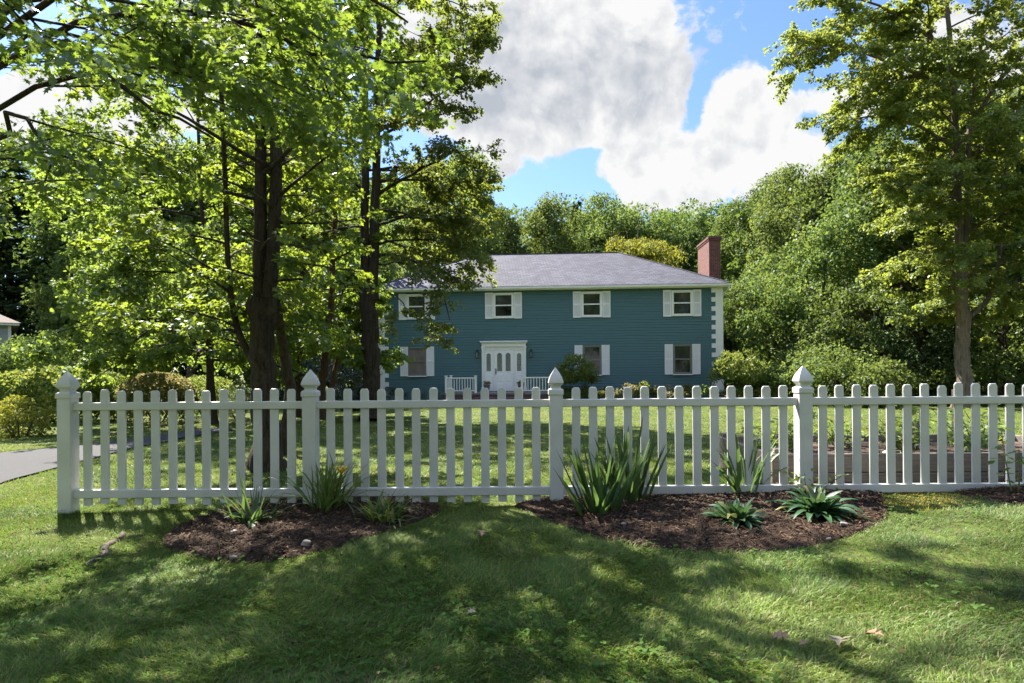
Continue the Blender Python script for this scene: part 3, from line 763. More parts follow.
# ================================================================== HOUSE
HZ = -.45
house = tag(empty('house', (-.404, 30.3, HZ), R(-3.5)), 'two storey teal clapboard house with white shutters and grey hip roof', 'house')
XL, XR, D_ = -6.4, 10.8, 9.0
def zz(z): return z - HZ
# siding as lapped boards on all four sides
def lapped(name, x0, x1, y, z0, z1, ex, mat, parent, axis=0, out=-1, back=.2):
    z = z0; prof = []
    while z < z1 - 1e-4:
        zt = min(z + ex, z1); prof += [(out * .034, z), (out * .012, zt - .024), (-out * .004, zt - .024), (-out * .004, zt - .0002)]; z = zt
    n = len(prof); V = []
    for xx in (x0, x1):
        for o_, z_ in prof: V.append((xx, y + o_, z_) if axis == 0 else (y + o_, xx, z_))
    Fc = [(i, i + 1, n + i + 1, n + i) for i in range(n - 1)]
    # back face so that the wall has thickness
    k = len(V)
    for xx in (x0, x1):
        for z_ in (z0, z1): V.append((xx, y - out * back, z_) if axis == 0 else (y - out * back, xx, z_))
    Fc += [(k, k + 1, k + 3, k + 2)]
    return MB().verts_faces(V, Fc).build(name, M[mat], parent)
lapped('wall', XL, XR, 0, zz(-.25), zz(5.24), .132, 'siding', house)
lapped('wall', 0, D_, XR, zz(-.25), zz(5.24), .132, 'siding', house, 1, 1)
lapped('wall', 0, D_, XL, zz(-.25), zz(5.24), .132, 'siding', house, 1, -1)
lapped('wall', XL, XR, D_, zz(-.25), zz(5.24), .132, 'siding', house, 0, 1)
MB().box(XL + .03, XR - .03, .03, D_ - .03, -.3, zz(-.245)).build('foundation', M['stone'], house)
# roof
ov = .32; ez, rz_ = 5.42, 7.92
def hip(a0, a1, b0, b1, z0, z1):
    hb = (b1 - b0) / 2; return [(a0, b0, z0), (a1, b0, z0), (a1, b1, z0), (a0, b1, z0), (a0 + hb, b0 + hb, z1), (a1 - hb, b0 + hb, z1)]
V = hip(XL - ov, XR + ov, -ov, D_ + ov, zz(ez), zz(rz_)) + [(XL - ov, -ov, zz(ez) - .05), (XR + ov, -ov, zz(ez) - .05), (XR + ov, D_ + ov, zz(ez) - .05), (XL - ov, D_ + ov, zz(ez) - .05)]
Fc = [(0, 1, 5, 4), (1, 2, 5), (2, 3, 4, 5), (3, 0, 4), (6, 7, 1, 0), (7, 8, 2, 1), (8, 9, 3, 2), (9, 6, 0, 3), (6, 9, 8, 7)]
roof = MB().verts_faces(V, Fc).build('roof', M['roof'], house)
m = MB()
hb = (D_ + 2 * ov) / 2
for p, q in (((XR + ov, -ov, zz(ez)), (XR + ov - hb, hb - ov, zz(rz_))), ((XL - ov, -ov, zz(ez)), (XL - ov + hb, hb - ov, zz(rz_))), ((XL - ov + hb, hb - ov, zz(rz_)), (XR + ov - hb, hb - ov, zz(rz_)))):
    m.tube([p, tuple((np.array(p) + q) / 2), q], .05, 6)
m.build('ridge_cap', M['roof'], roof)
m = MB(); e = zz(ez)
m.box(XL - ov + .02, XR + ov - .02, -ov + .02, .0, zz(5.235), zz(5.262)).box(XL - ov + .02, XR + ov - .02, -ov + .012, -ov + .04, zz(5.262), e - .052)
m.box(XR + .02, XR + ov - .02, .0, D_, zz(5.235), zz(5.26)).box(XR + ov - .04, XR + ov - .012, -ov + .04, D_ + ov, zz(5.26), e - .052)
m.box(XL - ov + .02, XL - .02, .0, D_, zz(5.235), zz(5.26)).box(XL - ov + .012, XL - ov + .04, -ov + .04, D_ + ov, zz(5.26), e - .052)
m.box(XL - ov + .02, XR + ov - .02, D_, D_ + ov - .02, zz(5.235), zz(5.26))
m.build('soffit', M['white'], roof)
g = MB()
prof = [(0, 0), (-.075, 0), (-.1, .03), (-.105, .11), (-.095, .11), (-.088, .035), (-.07, .012), (-.008, .012), (-.008, .11), (0, .11)]
n = len(prof); V = [(xx, -ov + .008 + a, e - .15 + b) for xx in (XL - ov, XR + ov) for a, b in prof]
g.verts_faces(V, [(i, (i + 1) % n, n + (i + 1) % n, n + i) for i in range(n)] + [tuple(range(n)), tuple(range(2 * n - 1, n - 1, -1))]).build('gutter', M['white'], roof)
MB().tube([(XR + ov - .05, -ov - .03, e - .15), (XR + ov - .05, -ov - .03, e - .26), (XR + .22, -.1, e - .36), (XR + .09, .06, e - .48), (XR + .07, .1, e - .7), (XR + .07, .1, .25), (XR + .12, 0, .12)], .04, 8).build('downspout', M['white'], house)
# quoins
for sg, xc in ((-1, XR), (1, XL)):
    m = MB(); z = zz(-.25); k = 0
    while z < zz(5.2):
        h = min(.228, zz(5.232) - z); wd = .50 if k % 2 else .30
        m.box(xc - sg * .05, xc + sg * wd, -.05, .03, z + .003, z + h, .006); m.box(xc - sg * .017, xc - sg * .051, .029, wd * .8, z + .003, z + h, .006)
        z += .228; k += 1
    m.box(xc - sg * .045, xc + sg * .28, -.045, .02, zz(-.25), zz(5.23))
    m.build('quoin_column', M['white'], house)
# chimney
cx0, cx1, cy0, cy1, ct = XR + .07, XR + .67, 2.5, 4.9, 8.1
ch = MB().box(cx0, cx1, cy0, cy1, 0, zz(ct)).build('chimney', M['brick'], house)
MB().box(cx0 - .03, cx1 + .03, cy0 - .03, cy1 + .03, zz(ct), zz(ct + .10)).box(cx0 - .06, cx1 + .06, cy0 - .06, cy1 + .06, zz(ct + .102), zz(ct + .2)).box(cx0 - .02, cx1 + .02, cy0 - .02, cy1 + .02, zz(ct + .202), zz(ct + .24)).build('chimney_cap', M['brick'], ch)

def window(xc, z0, z1, upper, screened=False):
    w = .52 if upper else .46
    y = -.034
    t = M['white'] if upper else M['trimgrey']
    fr = MB(); b = .075 if upper else .055
    fr.box(xc - w, xc - w + b, y - .055, y + .03, zz(z0), zz(z1)).box(xc + w - b, xc + w, y - .055, y + .03, zz(z0), zz(z1))
    fr.box(xc - w + b, xc + w - b, y - .057, y + .03, zz(z1) - b, zz(z1)).box(xc - w + b, xc + w - b, y - .057, y + .03, zz(z0), zz(z0) + b)
    win = fr.build('window', t, house)
    zm = (zz(z0) + zz(z1)) / 2; iw = w - b
    s = MB()
    for za, zb, yy in ((zz(z0) + b, zm + .02, y - .02), (zm + .001, zz(z1) - b, y - .006)):
        s.box(xc - iw, xc - iw + .04, yy - .02, yy + .012, za, zb).box(xc + iw - .04, xc + iw, yy - .02, yy + .012, za, zb)
        s.box(xc - iw + .04, xc + iw - .04, yy - .022, yy + .012, za, za + .04).box(xc - iw + .04, xc + iw - .04, yy - .022, yy + .012, zb - .04, zb)
    s.build('sash', M['white'] if upper else M['trimgrey'], win)
    p = MB().box(xc - iw + .001, xc + iw - .001, y - .008, y + .01, zz(z0) + b, zz(z1) - b).build('pane', M['screenpane'] if screened else M['glass'], win)
    if not upper: MB().box(xc - w - .02, xc + w + .02, y - .09, y + .02, zz(z0) - .05, zz(z0) - .003, .006).build('sill', M['white'], win)
    # louvred shutters
    for sg in (-1, 1):
        a = xc + sg * (w + .012); bx = a + sg * .40; l, r = min(a, bx), max(a, bx); zb, zt = zz(z0) - .02, zz(z1) + .02
        m = MB(); y0, y1 = y - .045, y - .002
        m.box(l, l + .055, y0, y1, zb, zt, .004).box(r - .055, r, y0, y1, zb, zt, .004)
        mid = (zb + zt) / 2
        for q in (zb, mid - .035, zt - .07): m.box(l + .055, r - .055, y0 + .002, y1, q, q + .07)
        for q0, q1 in ((zb + .07, mid - .035), (mid + .035, zt - .07)):
            nl = int((q1 - q0) / .05); hh = (q1 - q0) / nl
            for k in range(nl):
                zc = q0 + k * hh
                m.verts_faces([(l + .05, y0 + .006, zc), (r - .05, y0 + .006, zc), (r - .05, y1 - .004, zc + hh * 1.05), (l + .05, y1 - .004, zc + hh * 1.05)], [(0, 1, 2, 3)])
        m.build('shutter', M['white'], house)
for k in range(4): window(-4.42 + 4.42 * k + (.03 if k == 3 else 0), 3.85, 5.13, True)
for k in (0, 2, 3): window(-4.42 + 4.42 * k + (.03 if k == 3 else 0), .98, 2.44, False, k == 0)

# entrance
dz = zz(.17)
m = MB(); zt = zz(2.42)
for sg in (-1, 1): m.box(sg * .98, sg * 1.12, -.10, .02, dz, zt, .006).box(sg * .96, sg * 1.14, -.115, .02, dz, dz + .2, .006).box(sg * .96, sg * 1.14, -.115, .02, zt - .1, zt - .001, .006)
m.box(-1.12, 1.12, -.12, .02, zt, zt + .17, .006).box(-1.16, 1.16, -.16, .02, zt + .172, zt + .22, .01).box(-1.2, 1.2, -.2, .02, zt + .222, zt + .29, .012)
m.box(-.98, .98, -.06, .02, zt - .17, zt - .001).box(-.56, -.47, -.07, .02, dz, zt - .172).box(.47, .56, -.07, .02, dz, zt - .172)
sur = m.build('door_surround', M['white'], house)
m = MB().box(-.469, .469, -.045, .02, dz + .02, zt - .172)
for sg in (-1, 1):
    for z0, z1 in ((dz + .12, dz + .42), (dz + .5, dz + .86)): m.box(sg * .07, sg * .38, -.055, -.04, z0, z1, .006)
    m.box(sg * .07, sg * .09, -.06, -.04, dz + 1.0, dz + 1.94).box(sg * .34, sg * .36, -.06, -.04, dz + 1.0, dz + 1.94)
door = m.build('front_door', M['door'], house)
for sg in (-1, 1):
    V = [(sg * .09, -.05, dz + 1.02), (sg * .34, -.05, dz + 1.02)] + [(sg * (.215 + .125 * math.cos(a)), -.05, dz + 1.8 + .14 * math.sin(a)) for a in np.linspace(0, PI, 9)]
    MB().verts_faces(V, [tuple(range(len(V)))]).build('door_pane', M['doorglass'], door)
MB().box(-.425, -.385, -.075, -.046, dz + .85, dz + 1.15, .006).tube([(-.405, -.09, dz + .88), (-.405, -.125, dz + .93), (-.405, -.125, dz + 1.02), (-.405, -.08, dz + 1.07)], .013, 8).build('handle', M['black'], door)
for sg in (-1, 1):
    m = MB().box(sg * .561, sg * .979, -.035, .02, dz + .02, zt - .172)
    m.box(sg * .64, sg * .9, -.045, -.03, dz + .12, dz + .86, .006)
    s_ = m.build('sidelight', M['door'], house)
    V = [(sg * .66, -.04, dz + 1.02), (sg * .88, -.04, dz + 1.02)] + [(sg * (.77 + .11 * math.cos(a)), -.04, dz + 1.8 + .12 * math.sin(a)) for a in np.linspace(0, PI, 9)]
    MB().verts_faces(V, [tuple(range(len(V)))]).build('pane', M['doorglass'], s_)
# porch
m = MB().box(-2.95, 2.45, -1.65, -.025, zz(.06), zz(.152), .008)
deck = m.build('porch_deck', M['deck'], house)
MB().box(-2.9, 2.4, -1.6, -.03, 0, zz(.058)).build('porch_base', M['brickstep'], house)
MB().box(-1.25, .95, -1.98, -1.652, 0, zz(-.06), .01).box(-1.25, .95, -2.32, -1.982, 0, zz(-.25), .01).build('porch_step', M['brickstep'], house)
def railing(x0, x1, side):
    zd, zt = zz(.152), zz(.90)
    m = MB()
    ends = [(x0, -1.58), (x1, -1.58), (side, -.12)]
    for (x, y) in ends:
        m.box(x - .055, x + .055, y - .055, y + .055, zd, zt + .06, .006).box(x - .075, x + .075, y - .075, y + .075, zt + .061, zt + .09, .01)
    m.box(x0 + .055, x1 - .055, -1.61, -1.55, zt - .06, zt, .008).box(x0 + .055, x1 - .055, -1.605, -1.555, zd + .08, zd + .13, .006)
    nb = int((x1 - x0) / .13)
    for k in range(1, nb): xx = x0 + (x1 - x0) * k / nb; m.box(xx - .018, xx + .018, -1.598, -1.562, zd + .13, zt - .06)
    m.box(side - .03, side + .03, -1.525, -.175, zt - .06, zt, .008).box(side - .025, side + .025, -1.525, -.175, zd + .08, zd + .13, .006)
    for k in range(1, 11): yy = -1.58 + 1.46 * k / 11; m.box(side - .018, side + .018, yy - .018, yy + .018, zd + .13, zt - .06)
    m.build('railing', M['white'], house)
railing(-2.68, -1.25, -2.68); railing(.98, 2.38, 2.38)
# lanterns
for sx in (-1.35, 1.38):
    m = MB().box(sx - .06, sx + .06, -.05, -.018, zz(2.0), zz(2.28), .008)
    m.tube([(sx, -.05, zz(2.2)), (sx, -.13, zz(2.26)), (sx, -.17, zz(2.22))], .012, 6)
    m.lathe((sx, -.17, zz(1.85)), [(.03, 0), (.06, .02), (.062, .03)], 8).lathe((sx, -.17, zz(1.85)), [(.085, .29), (.08, .31), (.03, .37), (.012, .4)], 8)
    for k in range(4):
        a = PI / 4 + k * PI / 2; m.tube([(sx + .058 * math.cos(a), -.17 + .058 * math.sin(a), zz(1.875)), (sx + .08 * math.cos(a), -.17 + .08 * math.sin(a), zz(2.14))], .007, 4)
    ln = m.build('wall_lantern', M['black'], house)
    MB().lathe((sx, -.17, zz(1.881)), [(.046, 0), (.066, .255)], 8).build('lantern_glass', M['doorglass'], ln)

def h2w(x, y, z):
    return house.matrix_basis @ Vector((x, y, z))
bpy.context.view_layer.update()
# pots on the porch
for sx, lab in ((-.82, 'grey flower pot beside the handle side of the front door'), (.88, 'grey flower pot on the lantern side of the porch, half behind the railing')):
    w = h2w(sx, -.55, zz(.152)); p = tag(empty('flower_pot', w), lab, 'flower pot', 'flower pots on the porch')
    MB().lathe((0, 0, .002), [(.11, 0), (.12, .02), (.155, .32), (.17, .33), (.17, .38), (.15, .38)], 20).build('pot', M['terracotta'], p, True)
    f = link('flowers', shrub_mesh(int(sx * 10) + 50, .2, .2, .22, 260, .05), M['leaf_pink'], p); f.location = (0, 0, .33)

# small white frame by the wall
w = h2w(4.95, -.75, 0)
o = MB(); 
for sx in (-.17, .17): o.box(sx - .02, sx + .02, -.03, .03, 0, .52, .005).box(sx - .02, sx + .02, -.2, -.03, 0, .03)
o.box(-.15, .15, -.025, .025, .47, .515, .005).box(-.15, .15, -.02, .02, .2, .24).box(-.11, .11, -.03, .03, .27, .42, .01)
o = o.build('hose_hanger', M['white']); o.location = w; o.rotation_euler[2] = R(-3.5); tag(o, 'small white upright frame on the ground by the teal wall', 'garden frame')

# neighbour's house
nb = tag(empty('neighbour_house', (-30.9, 37.0, -.5), R(40)), 'pale grey house with a tan roof, mostly out of frame', 'house')
lapped('wall', -9, 0, 0, 0, 4.75, .15, 'greywall', nb); lapped('wall', 0, 9, 0, 0, 4.75, .15, 'greywall', nb, 1, 1)
MB().box(-.12, .03, -.04, .12, 0, 4.75, .01).build('corner_board', M['white'], nb)
V = [(-9.5, -.5, 4.85), (.5, -.5, 4.85), (.5, 9.5, 4.85), (-9.5, 9.5, 4.85), (-4.5, 4.5, 7.6), (-4.4, 4.5, 7.6)]
MB().verts_faces(V, [(0, 1, 5, 4), (1, 2, 5), (2, 3, 4, 5), (3, 0, 4), (3, 2, 1, 0)]).build('roof', M['pinkroof'], nb)
MB().box(-9.4, .42, -.42, .0, 4.7, 4.845).box(.02, .42, .0, 9.4, 4.7, 4.845).build('eave', M['white'], nb)

# ================================================================== RAISED BED
x0, x1, y0, y1 = 2.62, 6.4, 6.05, 7.75
zb0 = float(G(2.6, 6.1)); zt = zb0 + .33
rb = tag(empty('raised_garden_bed', (x0, y0, zb0)), 'weathered timber raised vegetable bed behind the fence', 'garden bed')
for k in range(2):
    za, zc = -.06 + k * .195, -.06 + k * .195 + .19
    MB().box(0, x1 - x0, 0, .05, za, zc, .006).build('board', M['timber'], rb); MB().box(0, x1 - x0, y1 - y0 - .05, y1 - y0, za, zc, .006).build('board', M['timber'], rb)
    MB().box(0, .05, .052, y1 - y0 - .052, za, zc, .006).build('board', M['timber'], rb); MB().box(x1 - x0 - .05, x1 - x0, .052, y1 - y0 - .052, za, zc, .006).build('board', M['timber'], rb)
for (a, b) in ((.05, .052), (.05, y1 - y0 - .142), (x1 - x0 - .14, .052), (x1 - x0 - .14, y1 - y0 - .142)): MB().box(a + .002, a + .09, b, b + .09, -.1, .37, .006).build('corner_post', M['timber'], rb)
gx = np.linspace(.052, x1 - x0 - .052, 90); gy = np.linspace(.052, y1 - y0 - .052, 45); X, Y = np.meshgrid(gx, gy)
Z = .24 + .05 * (fbm(X, Y, 3, 5) - .5) + .02 * (fbm(X, Y, 12, 8) - .5)
a = (np.arange(44)[:, None] * 90 + np.arange(89)[None]).ravel()
link('soil', mesh_np('soil', np.stack([X, Y, Z], -1).reshape(-1, 3), np.stack([a, a + 1, a + 91, a + 90], 1), True), M['soil'], rb)

def leafy(name, seed, loc, h, nst, leaf, mat, label, cat, group=None, spread=.18, per=26, fruit=None, shape='diamond'):
    """upright plant of several stems with leaves all along them"""
    rng = np.random.default_rng(seed); W = Wood(); P = []; A = []
    for s in range(nst):
        d = unit([rng.normal(0, spread), rng.normal(0, spread), .5]); q = rpath(rng, [rng.normal(0, .03), rng.normal(0, .03), -.02], d, h * rng.uniform(.7, 1.05), 7, -.15, .2)
        W.tube(q, np.linspace(.007, .003, 8), 5)
        t = rng.uniform(.15, 1, per) * 7; k = np.minimum(t.astype(int), 6); p = q[k] + (q[np.minimum(k + 1, 7)] - q[k]) * (t - k)[:, None]
        az = rng.uniform(0, 6.283, per); dd = np.stack([np.cos(az), np.sin(az), rng.normal(.05, .35, per)], 1)
        off = rng.uniform(.01, .09, per)[:, None]; P.append(p + dd * off); A.append(dd)
    P = np.concatenate(P); A = np.concatenate(A); n = len(P)
    root = tag(empty(name, loc), label, cat, group)
    V, Fc = W.arrays(); link('stem', mesh_np('stem', V, Fc, True), M['stemgreen'], root)
    link('foliage', leaves_mesh('foliage', P, A + [0, 0, -.2], np.array([0, 0, 1.]) + rng.normal(0, .4, (n, 3)), leaf * rng.uniform(.6, 1.25, n), shape, rng), M[mat], root)
    if fruit:
        for q in range(fruit):
            k = rng.integers(0, n); p = P[k] - [0, 0, .03]
            MB().lathe(tuple(p), [(.004, -.045), (.014, -.03), (.02, 0), (.012, .018), (.003, .022)], 10).build('pepper', M['redfruit'], root, True)
    return root
M['stemgreen'] = simple('plant_stem', (.09, .13, .035), None, .6, 10)
M['redfruit'] = simple('red_pepper', (.35, .05, .015), None, .3, 10)
M['stakewood'] = simple('stake_wood', (.10, .075, .06), (.06, .045, .04), .9, 10)
gr = 'vegetables growing in the raised bed'
veg = [(2.78, 6.6, .55, 4, 'sprawling vegetable at the near corner of the raised bed, left of the capped post', 0),
       (3.3, 6.9, .45, 3, 'low leafy vegetable just right of the fourth capped post', 0),
       (3.85, 7.1, .62, 5, 'tall leafy vegetable in the raised bed, a few pickets right of the capped post', 0),
       (4.35, 6.6, .6, 5, 'bushy vegetable beside the dark wooden stake', 0),
       (4.7, 7.0, .55, 5, 'pepper plant with small red fruit in the raised bed', 4),
       (5.15, 6.7, .6, 5, 'leafy vegetable right of the red pepper plant', 0),
       (5.6, 7.1, .7, 5, 'tall vegetable at the right frame edge of the raised bed', 0)]
for k, (x, y, h, ns, lab, fr) in enumerate(veg):
    leafy('vegetable_plant', 70 + k, (x, y, zb0 + .25), h, ns, .085, 'leaf_day' if k % 2 else 'leaf_bright', lab, 'vegetable', gr, .35, 46, fr)
for (x, y, h, lab) in ((4.2, 7.3, .75, 'dark wooden stake standing among the vegetables'), (5.32, 7.2, .72, 'dark wooden stake near the right end of the raised bed')):
    o = MB().box(-.03, .03, -.03, .03, 0, h, .006).build('garden_stake', M['stakewood']); o.location = (x, y, zb0 + .2); tag(o, lab, 'stake', 'stakes in the raised bed')

# ================================================================== FRONT PLANTS
gF = 'perennials planted in front of the fence'
p1 = plant('gladiolus_plant', 11, 251, 526, lambda r: strap_specs(34, (.3, .55), (.014, .024), (.6, 1.5), (.8, 2.6), .06)(r) + rosette_specs(12, (.26, .38), (.05, .075))(r), 'leaf_iris', 'grassy plant with a few broad lower leaves, leftmost in the mulch beds', 'plant', gF)
p2 = plant('daylily', 12, 327, 514, strap_specs(85, (.4, .68), (.016, .028), (.75, 1.5), (1.4, 3.6), .06), 'leaf_day', 'arching daylily clump with one yellow flower at the second post', 'plant', gF)
rng = np.random.default_rng(8)
V, Fc, rn = ribbons(rng, [((0, 0, 0), a, .75, .10, .018, 5., lance) for a in np.linspace(0, 5.3, 6)], 5)
fl = link('flower', mesh_np('flower', V, Fc, True, {'rnd': rn}), M['petal'], p2); fl.location = (.14, -.03, .36)
st_ = MB().tube([(.02, 0, 0), (.06, -.01, .2), (.14, -.03, .36)], .005, 6).build('flower_stem', M['stemgreen'], p2)
plant('liriope', 13, 384, 522, strap_specs(150, (.2, .36), (.018, .028), (.25, 1.4), (2.5, 6.), .05), 'leaf_day', 'small dense low tuft of grassy leaves, right end of the left mulch bed', 'plant', gF)
plant('iris', 14, 599, 517, lambda r: fan_specs(26, (.55, .82), (.062, .085), .1, .48, (.05, .4), .11)(r) + fan_specs(14, (.35, .65), (.04, .055), 1.3, .7, (.1, .9), .07)(r), 'leaf_iris', 'front clump of tall sword-leaved iris by the third post', 'plant', gF)
plant('iris', 15, 628, 505, lambda r: fan_specs(22, (.6, .92), (.062, .085), -.1, .4, (.05, .35), .13)(r) + fan_specs(10, (.4, .65), (.04, .055), 1.6, .6, (.1, .6), .06)(r), 'leaf_iris', 'rear clump of tall sword-leaved iris close against the pickets', 'plant', gF)
plant('daylily', 16, 744, 497, lambda r: fan_specs(22, (.55, .85), (.032, .048), .1, .72, (.3, 1.6), .07)(r) + strap_specs(10, (.5, .75), (.016, .026), (1.0, 1.4), (.8, 2.4), .04)(r), 'leaf_iris', 'upright strap-leaved clump standing behind the smaller rosette', 'plant', gF)
plant('rosette_perennial', 17, 737, 526, rosette_specs(80, (.2, .36), (.05, .068)), 'leaf_hosta', 'smaller dark green rosette of lance leaves in the right mulch bed', 'plant', gF)
plant('rosette_perennial', 18, 816, 519, lambda r: rosette_specs(120, (.26, .46), (.052, .075))(r), 'leaf_hosta', 'larger dark green mound of lance leaves in front of the fourth post', 'plant', gF)
leafy('rose_sprig', 90, gp(808, 497), .42, 4, .06, 'leaf_maple', 'thin stems with small leaves rising behind the larger rosette', 'plant', None, .35, 26)
leafy('tomato_shoot', 91, gp(1016, 497), .62, 3, .09, 'leaf_bright', 'yellow green leafy shoot in front of the fence at the right edge', 'plant', None, .2, 16)

# stones, fallen leaves, exposed roots
def stone(px, py, s, lab, seed):
    rng = np.random.default_rng(seed); bm = bmesh.new(); bmesh.ops.create_icosphere(bm, subdivisions=3, radius=1)
    ph = rng.uniform(0, 6, 6)
    for v in bm.verts:
        f = 1 + .18 * math.sin(2.3 * v.co.x + ph[0]) * math.cos(2.9 * v.co.y + ph[1]) + .12 * math.sin(4 * v.co.z + ph[2] + 2 * v.co.x) + rng.normal(0, .012)
        v.co = Vector((v.co.x * f * s, v.co.y * f * s * .8, v.co.z * f * s * .6))
    me = bpy.data.meshes.new('stone'); bm.to_mesh(me); bm.free(); me.polygons.foreach_set('use_smooth', np.ones(len(me.polygons), bool))
    o = link('stone', me, M['stone']); p = gp(px, py); o.location = (p[0], p[1], p[2] + .04 + s * .2); o.rotation_euler[2] = rng.uniform(0, 6)
    return tag(o, lab, 'stone', 'stones in the mulch')
for k, a in enumerate([(233, 538, .032, 'pale stone under the leftmost grassy plant'), (306, 550, .036, 'pale knobbly stone at the front of the left mulch bed'), (233, 564, .024, 'small grey stone at the grass edge of the left bed'),
          (624, 530, .024, 'stone in the mulch below the iris clumps'), (660, 528, .016, 'small white stone right of the iris clumps'), (735, 541, .016, 'tiny white stone under the smaller rosette'), (844, 530, .028, 'rounded stone right of the larger rosette'), (829, 545, .018, 'flat pale stone at the front edge of the right bed')]): stone(*a, 20 + k)
def dead_leaf(px, py, s, rz, lab, mat='deadleaf', lift=.05):
    S = SH['oak'].copy(); S[:, 2] += .25 * S[:, 0] ** 2 * 2 + .12 * np.sin(S[:, 1] * 3); n = len(S)
    V = np.concatenate([S, [[0, .5, .08]]]) * s
    o = link('fallen_leaf', mesh_np('fallen_leaf', V, np.array([(i, (i + 1) % n, n) for i in range(n)])), M[mat]); p = gp(px, py)
    o.location = (p[0], p[1], p[2] + lift); o.rotation_euler = (random.uniform(-.3, .3), random.uniform(-.3, .3), rz)
    return tag(o, lab, 'leaf', 'fallen oak leaves on the lawn')
M['paleleaf'] = simple('pale_dry_leaf', (.34, .28, .18), (.24, .18, .10), .8, 20)
dead_leaf(791, 649, .085, 1.1, 'curled tan fallen leaf, leftmost of the three near the bottom right')
dead_leaf(838, 657, .11, -.7, 'pale star-shaped fallen oak leaf on the grass', 'paleleaf')
dead_leaf(884, 647, .085, .6, 'brown fallen leaf, rightmost of the three near the bottom right')
dead_leaf(482, 543, .085, .2, 'reddish brown fallen leaf on the grass between the two mulch beds')
dead_leaf(477, 622, .06, 2.2, 'greyish fallen leaf on the shaded grass below the centre', 'paleleaf')
dead_leaf(808, 654, .05, 2., 'tiny dark curled leaf between two larger fallen leaves')
rt = [gp(122, 533), gp(112, 545), gp(100, 556), gp(92, 566)]
P = resample(np.array(rt) + [0, 0, .002], 14); P[:, 0] += .03 * np.sin(np.arange(14) * .9); P[:, 2] += .006 * np.sin(np.arange(14) * 1.3)
V, Fc = tube_arrays(P, .022 * np.sin(np.linspace(.25, 2.9, 14)) + .006 + .005 * np.sin(np.arange(14) * 2.1), 8)
tag(link('surface_root', mesh_np('surface_root', V, Fc, True), M['rootbark']), 'bare brown tree root surfacing in the grass at the left', 'root')

# ================================================================== TREES
def tree_obj(name, loc, trunk, crown, bark, leafm, label, cat='tree', group=None):
    r = tag(empty(name, loc), label, cat, group)
    link('trunk', trunk, M[bark], r); link('crown', crown, M[leafm], r)
    return r

def rel(base, pts): return [tuple(np.array(p) - np.array(base)) for p in pts]

# --- tree A: big multi-stemmed maple close behind the fence
bA = gp(267, 470); YA = bA[1]
def A_(px, py, dy=0): return at(px, py, YA + dy) - bA
bA[2] -= .02
stA = [([(0, 0, 0), A_(266, 420), A_(264, 385), A_(262, 340), A_(260, 300)], .165, .15),
       ([A_(259, 335), A_(260, 250), A_(261, 150), A_(262, 40), A_(258, -120), A_(250, -330)], .105, .04),
       ([A_(268, 330), A_(274, 250), A_(276, 150), A_(278, 30), A_(288, -140), A_(300, -300)], .105, .04),
       ([A_(252, 360), A_(238, 335), A_(229, 290), A_(226, 200), A_(222, 80), A_(205, -80)], .05, .025),
       ([A_(283, 470, 1.6), A_(292, 400, 1.6), A_(284, 350, 1.3), A_(276, 300, .4)], .11, .06)]
stA[4][0][0][2] = 0
ln = lambda a, b: (lambda h: a + (b - a) * h)
tA, cA = grow_tree(101, stA, [dict(stem=1, n=18, t0=.08, t1=.98, len=ln(1.0, 3.8), el0=.0, el1=.5), dict(stem=2, n=18, t0=.1, t1=.98, len=ln(.9, 4.2), el0=.0, el1=.45, az=-.2, azs=2.2),
     dict(stem=3, n=16, t0=.1, t1=1, len=ln(1.0, 2.2), el0=.25, el1=.6, up=-.25, az=PI, azs=1.8), dict(stem=1, n=22, t0=.0, t1=.6, len=ln(.45, .9), el0=.2, el1=.6), dict(stem=2, n=22, t0=.0, t1=.6, len=ln(.45, .9), el0=.2, el1=.6)],
     .072, 26000, 'maple', -.35, sub_d=2.4, twig_d=4.5, keep=lambda p: np.where(p[:, 2] < 6.3, .75, .3) * np.where((p[:, 1] < -.12) & (np.abs(p[:, 0] + .05 * p[:, 2]) < .75) & (p[:, 2] < 5.2), .12, 1) * np.where((p[:, 0] > 1.15) & (p[:, 2] < 6.6), 0., 1) * np.where((p[:, 1] < -1.5) & (p[:, 2] < 6.), .3, 1))
tree_obj('maple_tree', bA, tA, cA, 'bark', 'leaf_maple', 'large dark multi-stemmed maple just behind the fence, left of the second post')

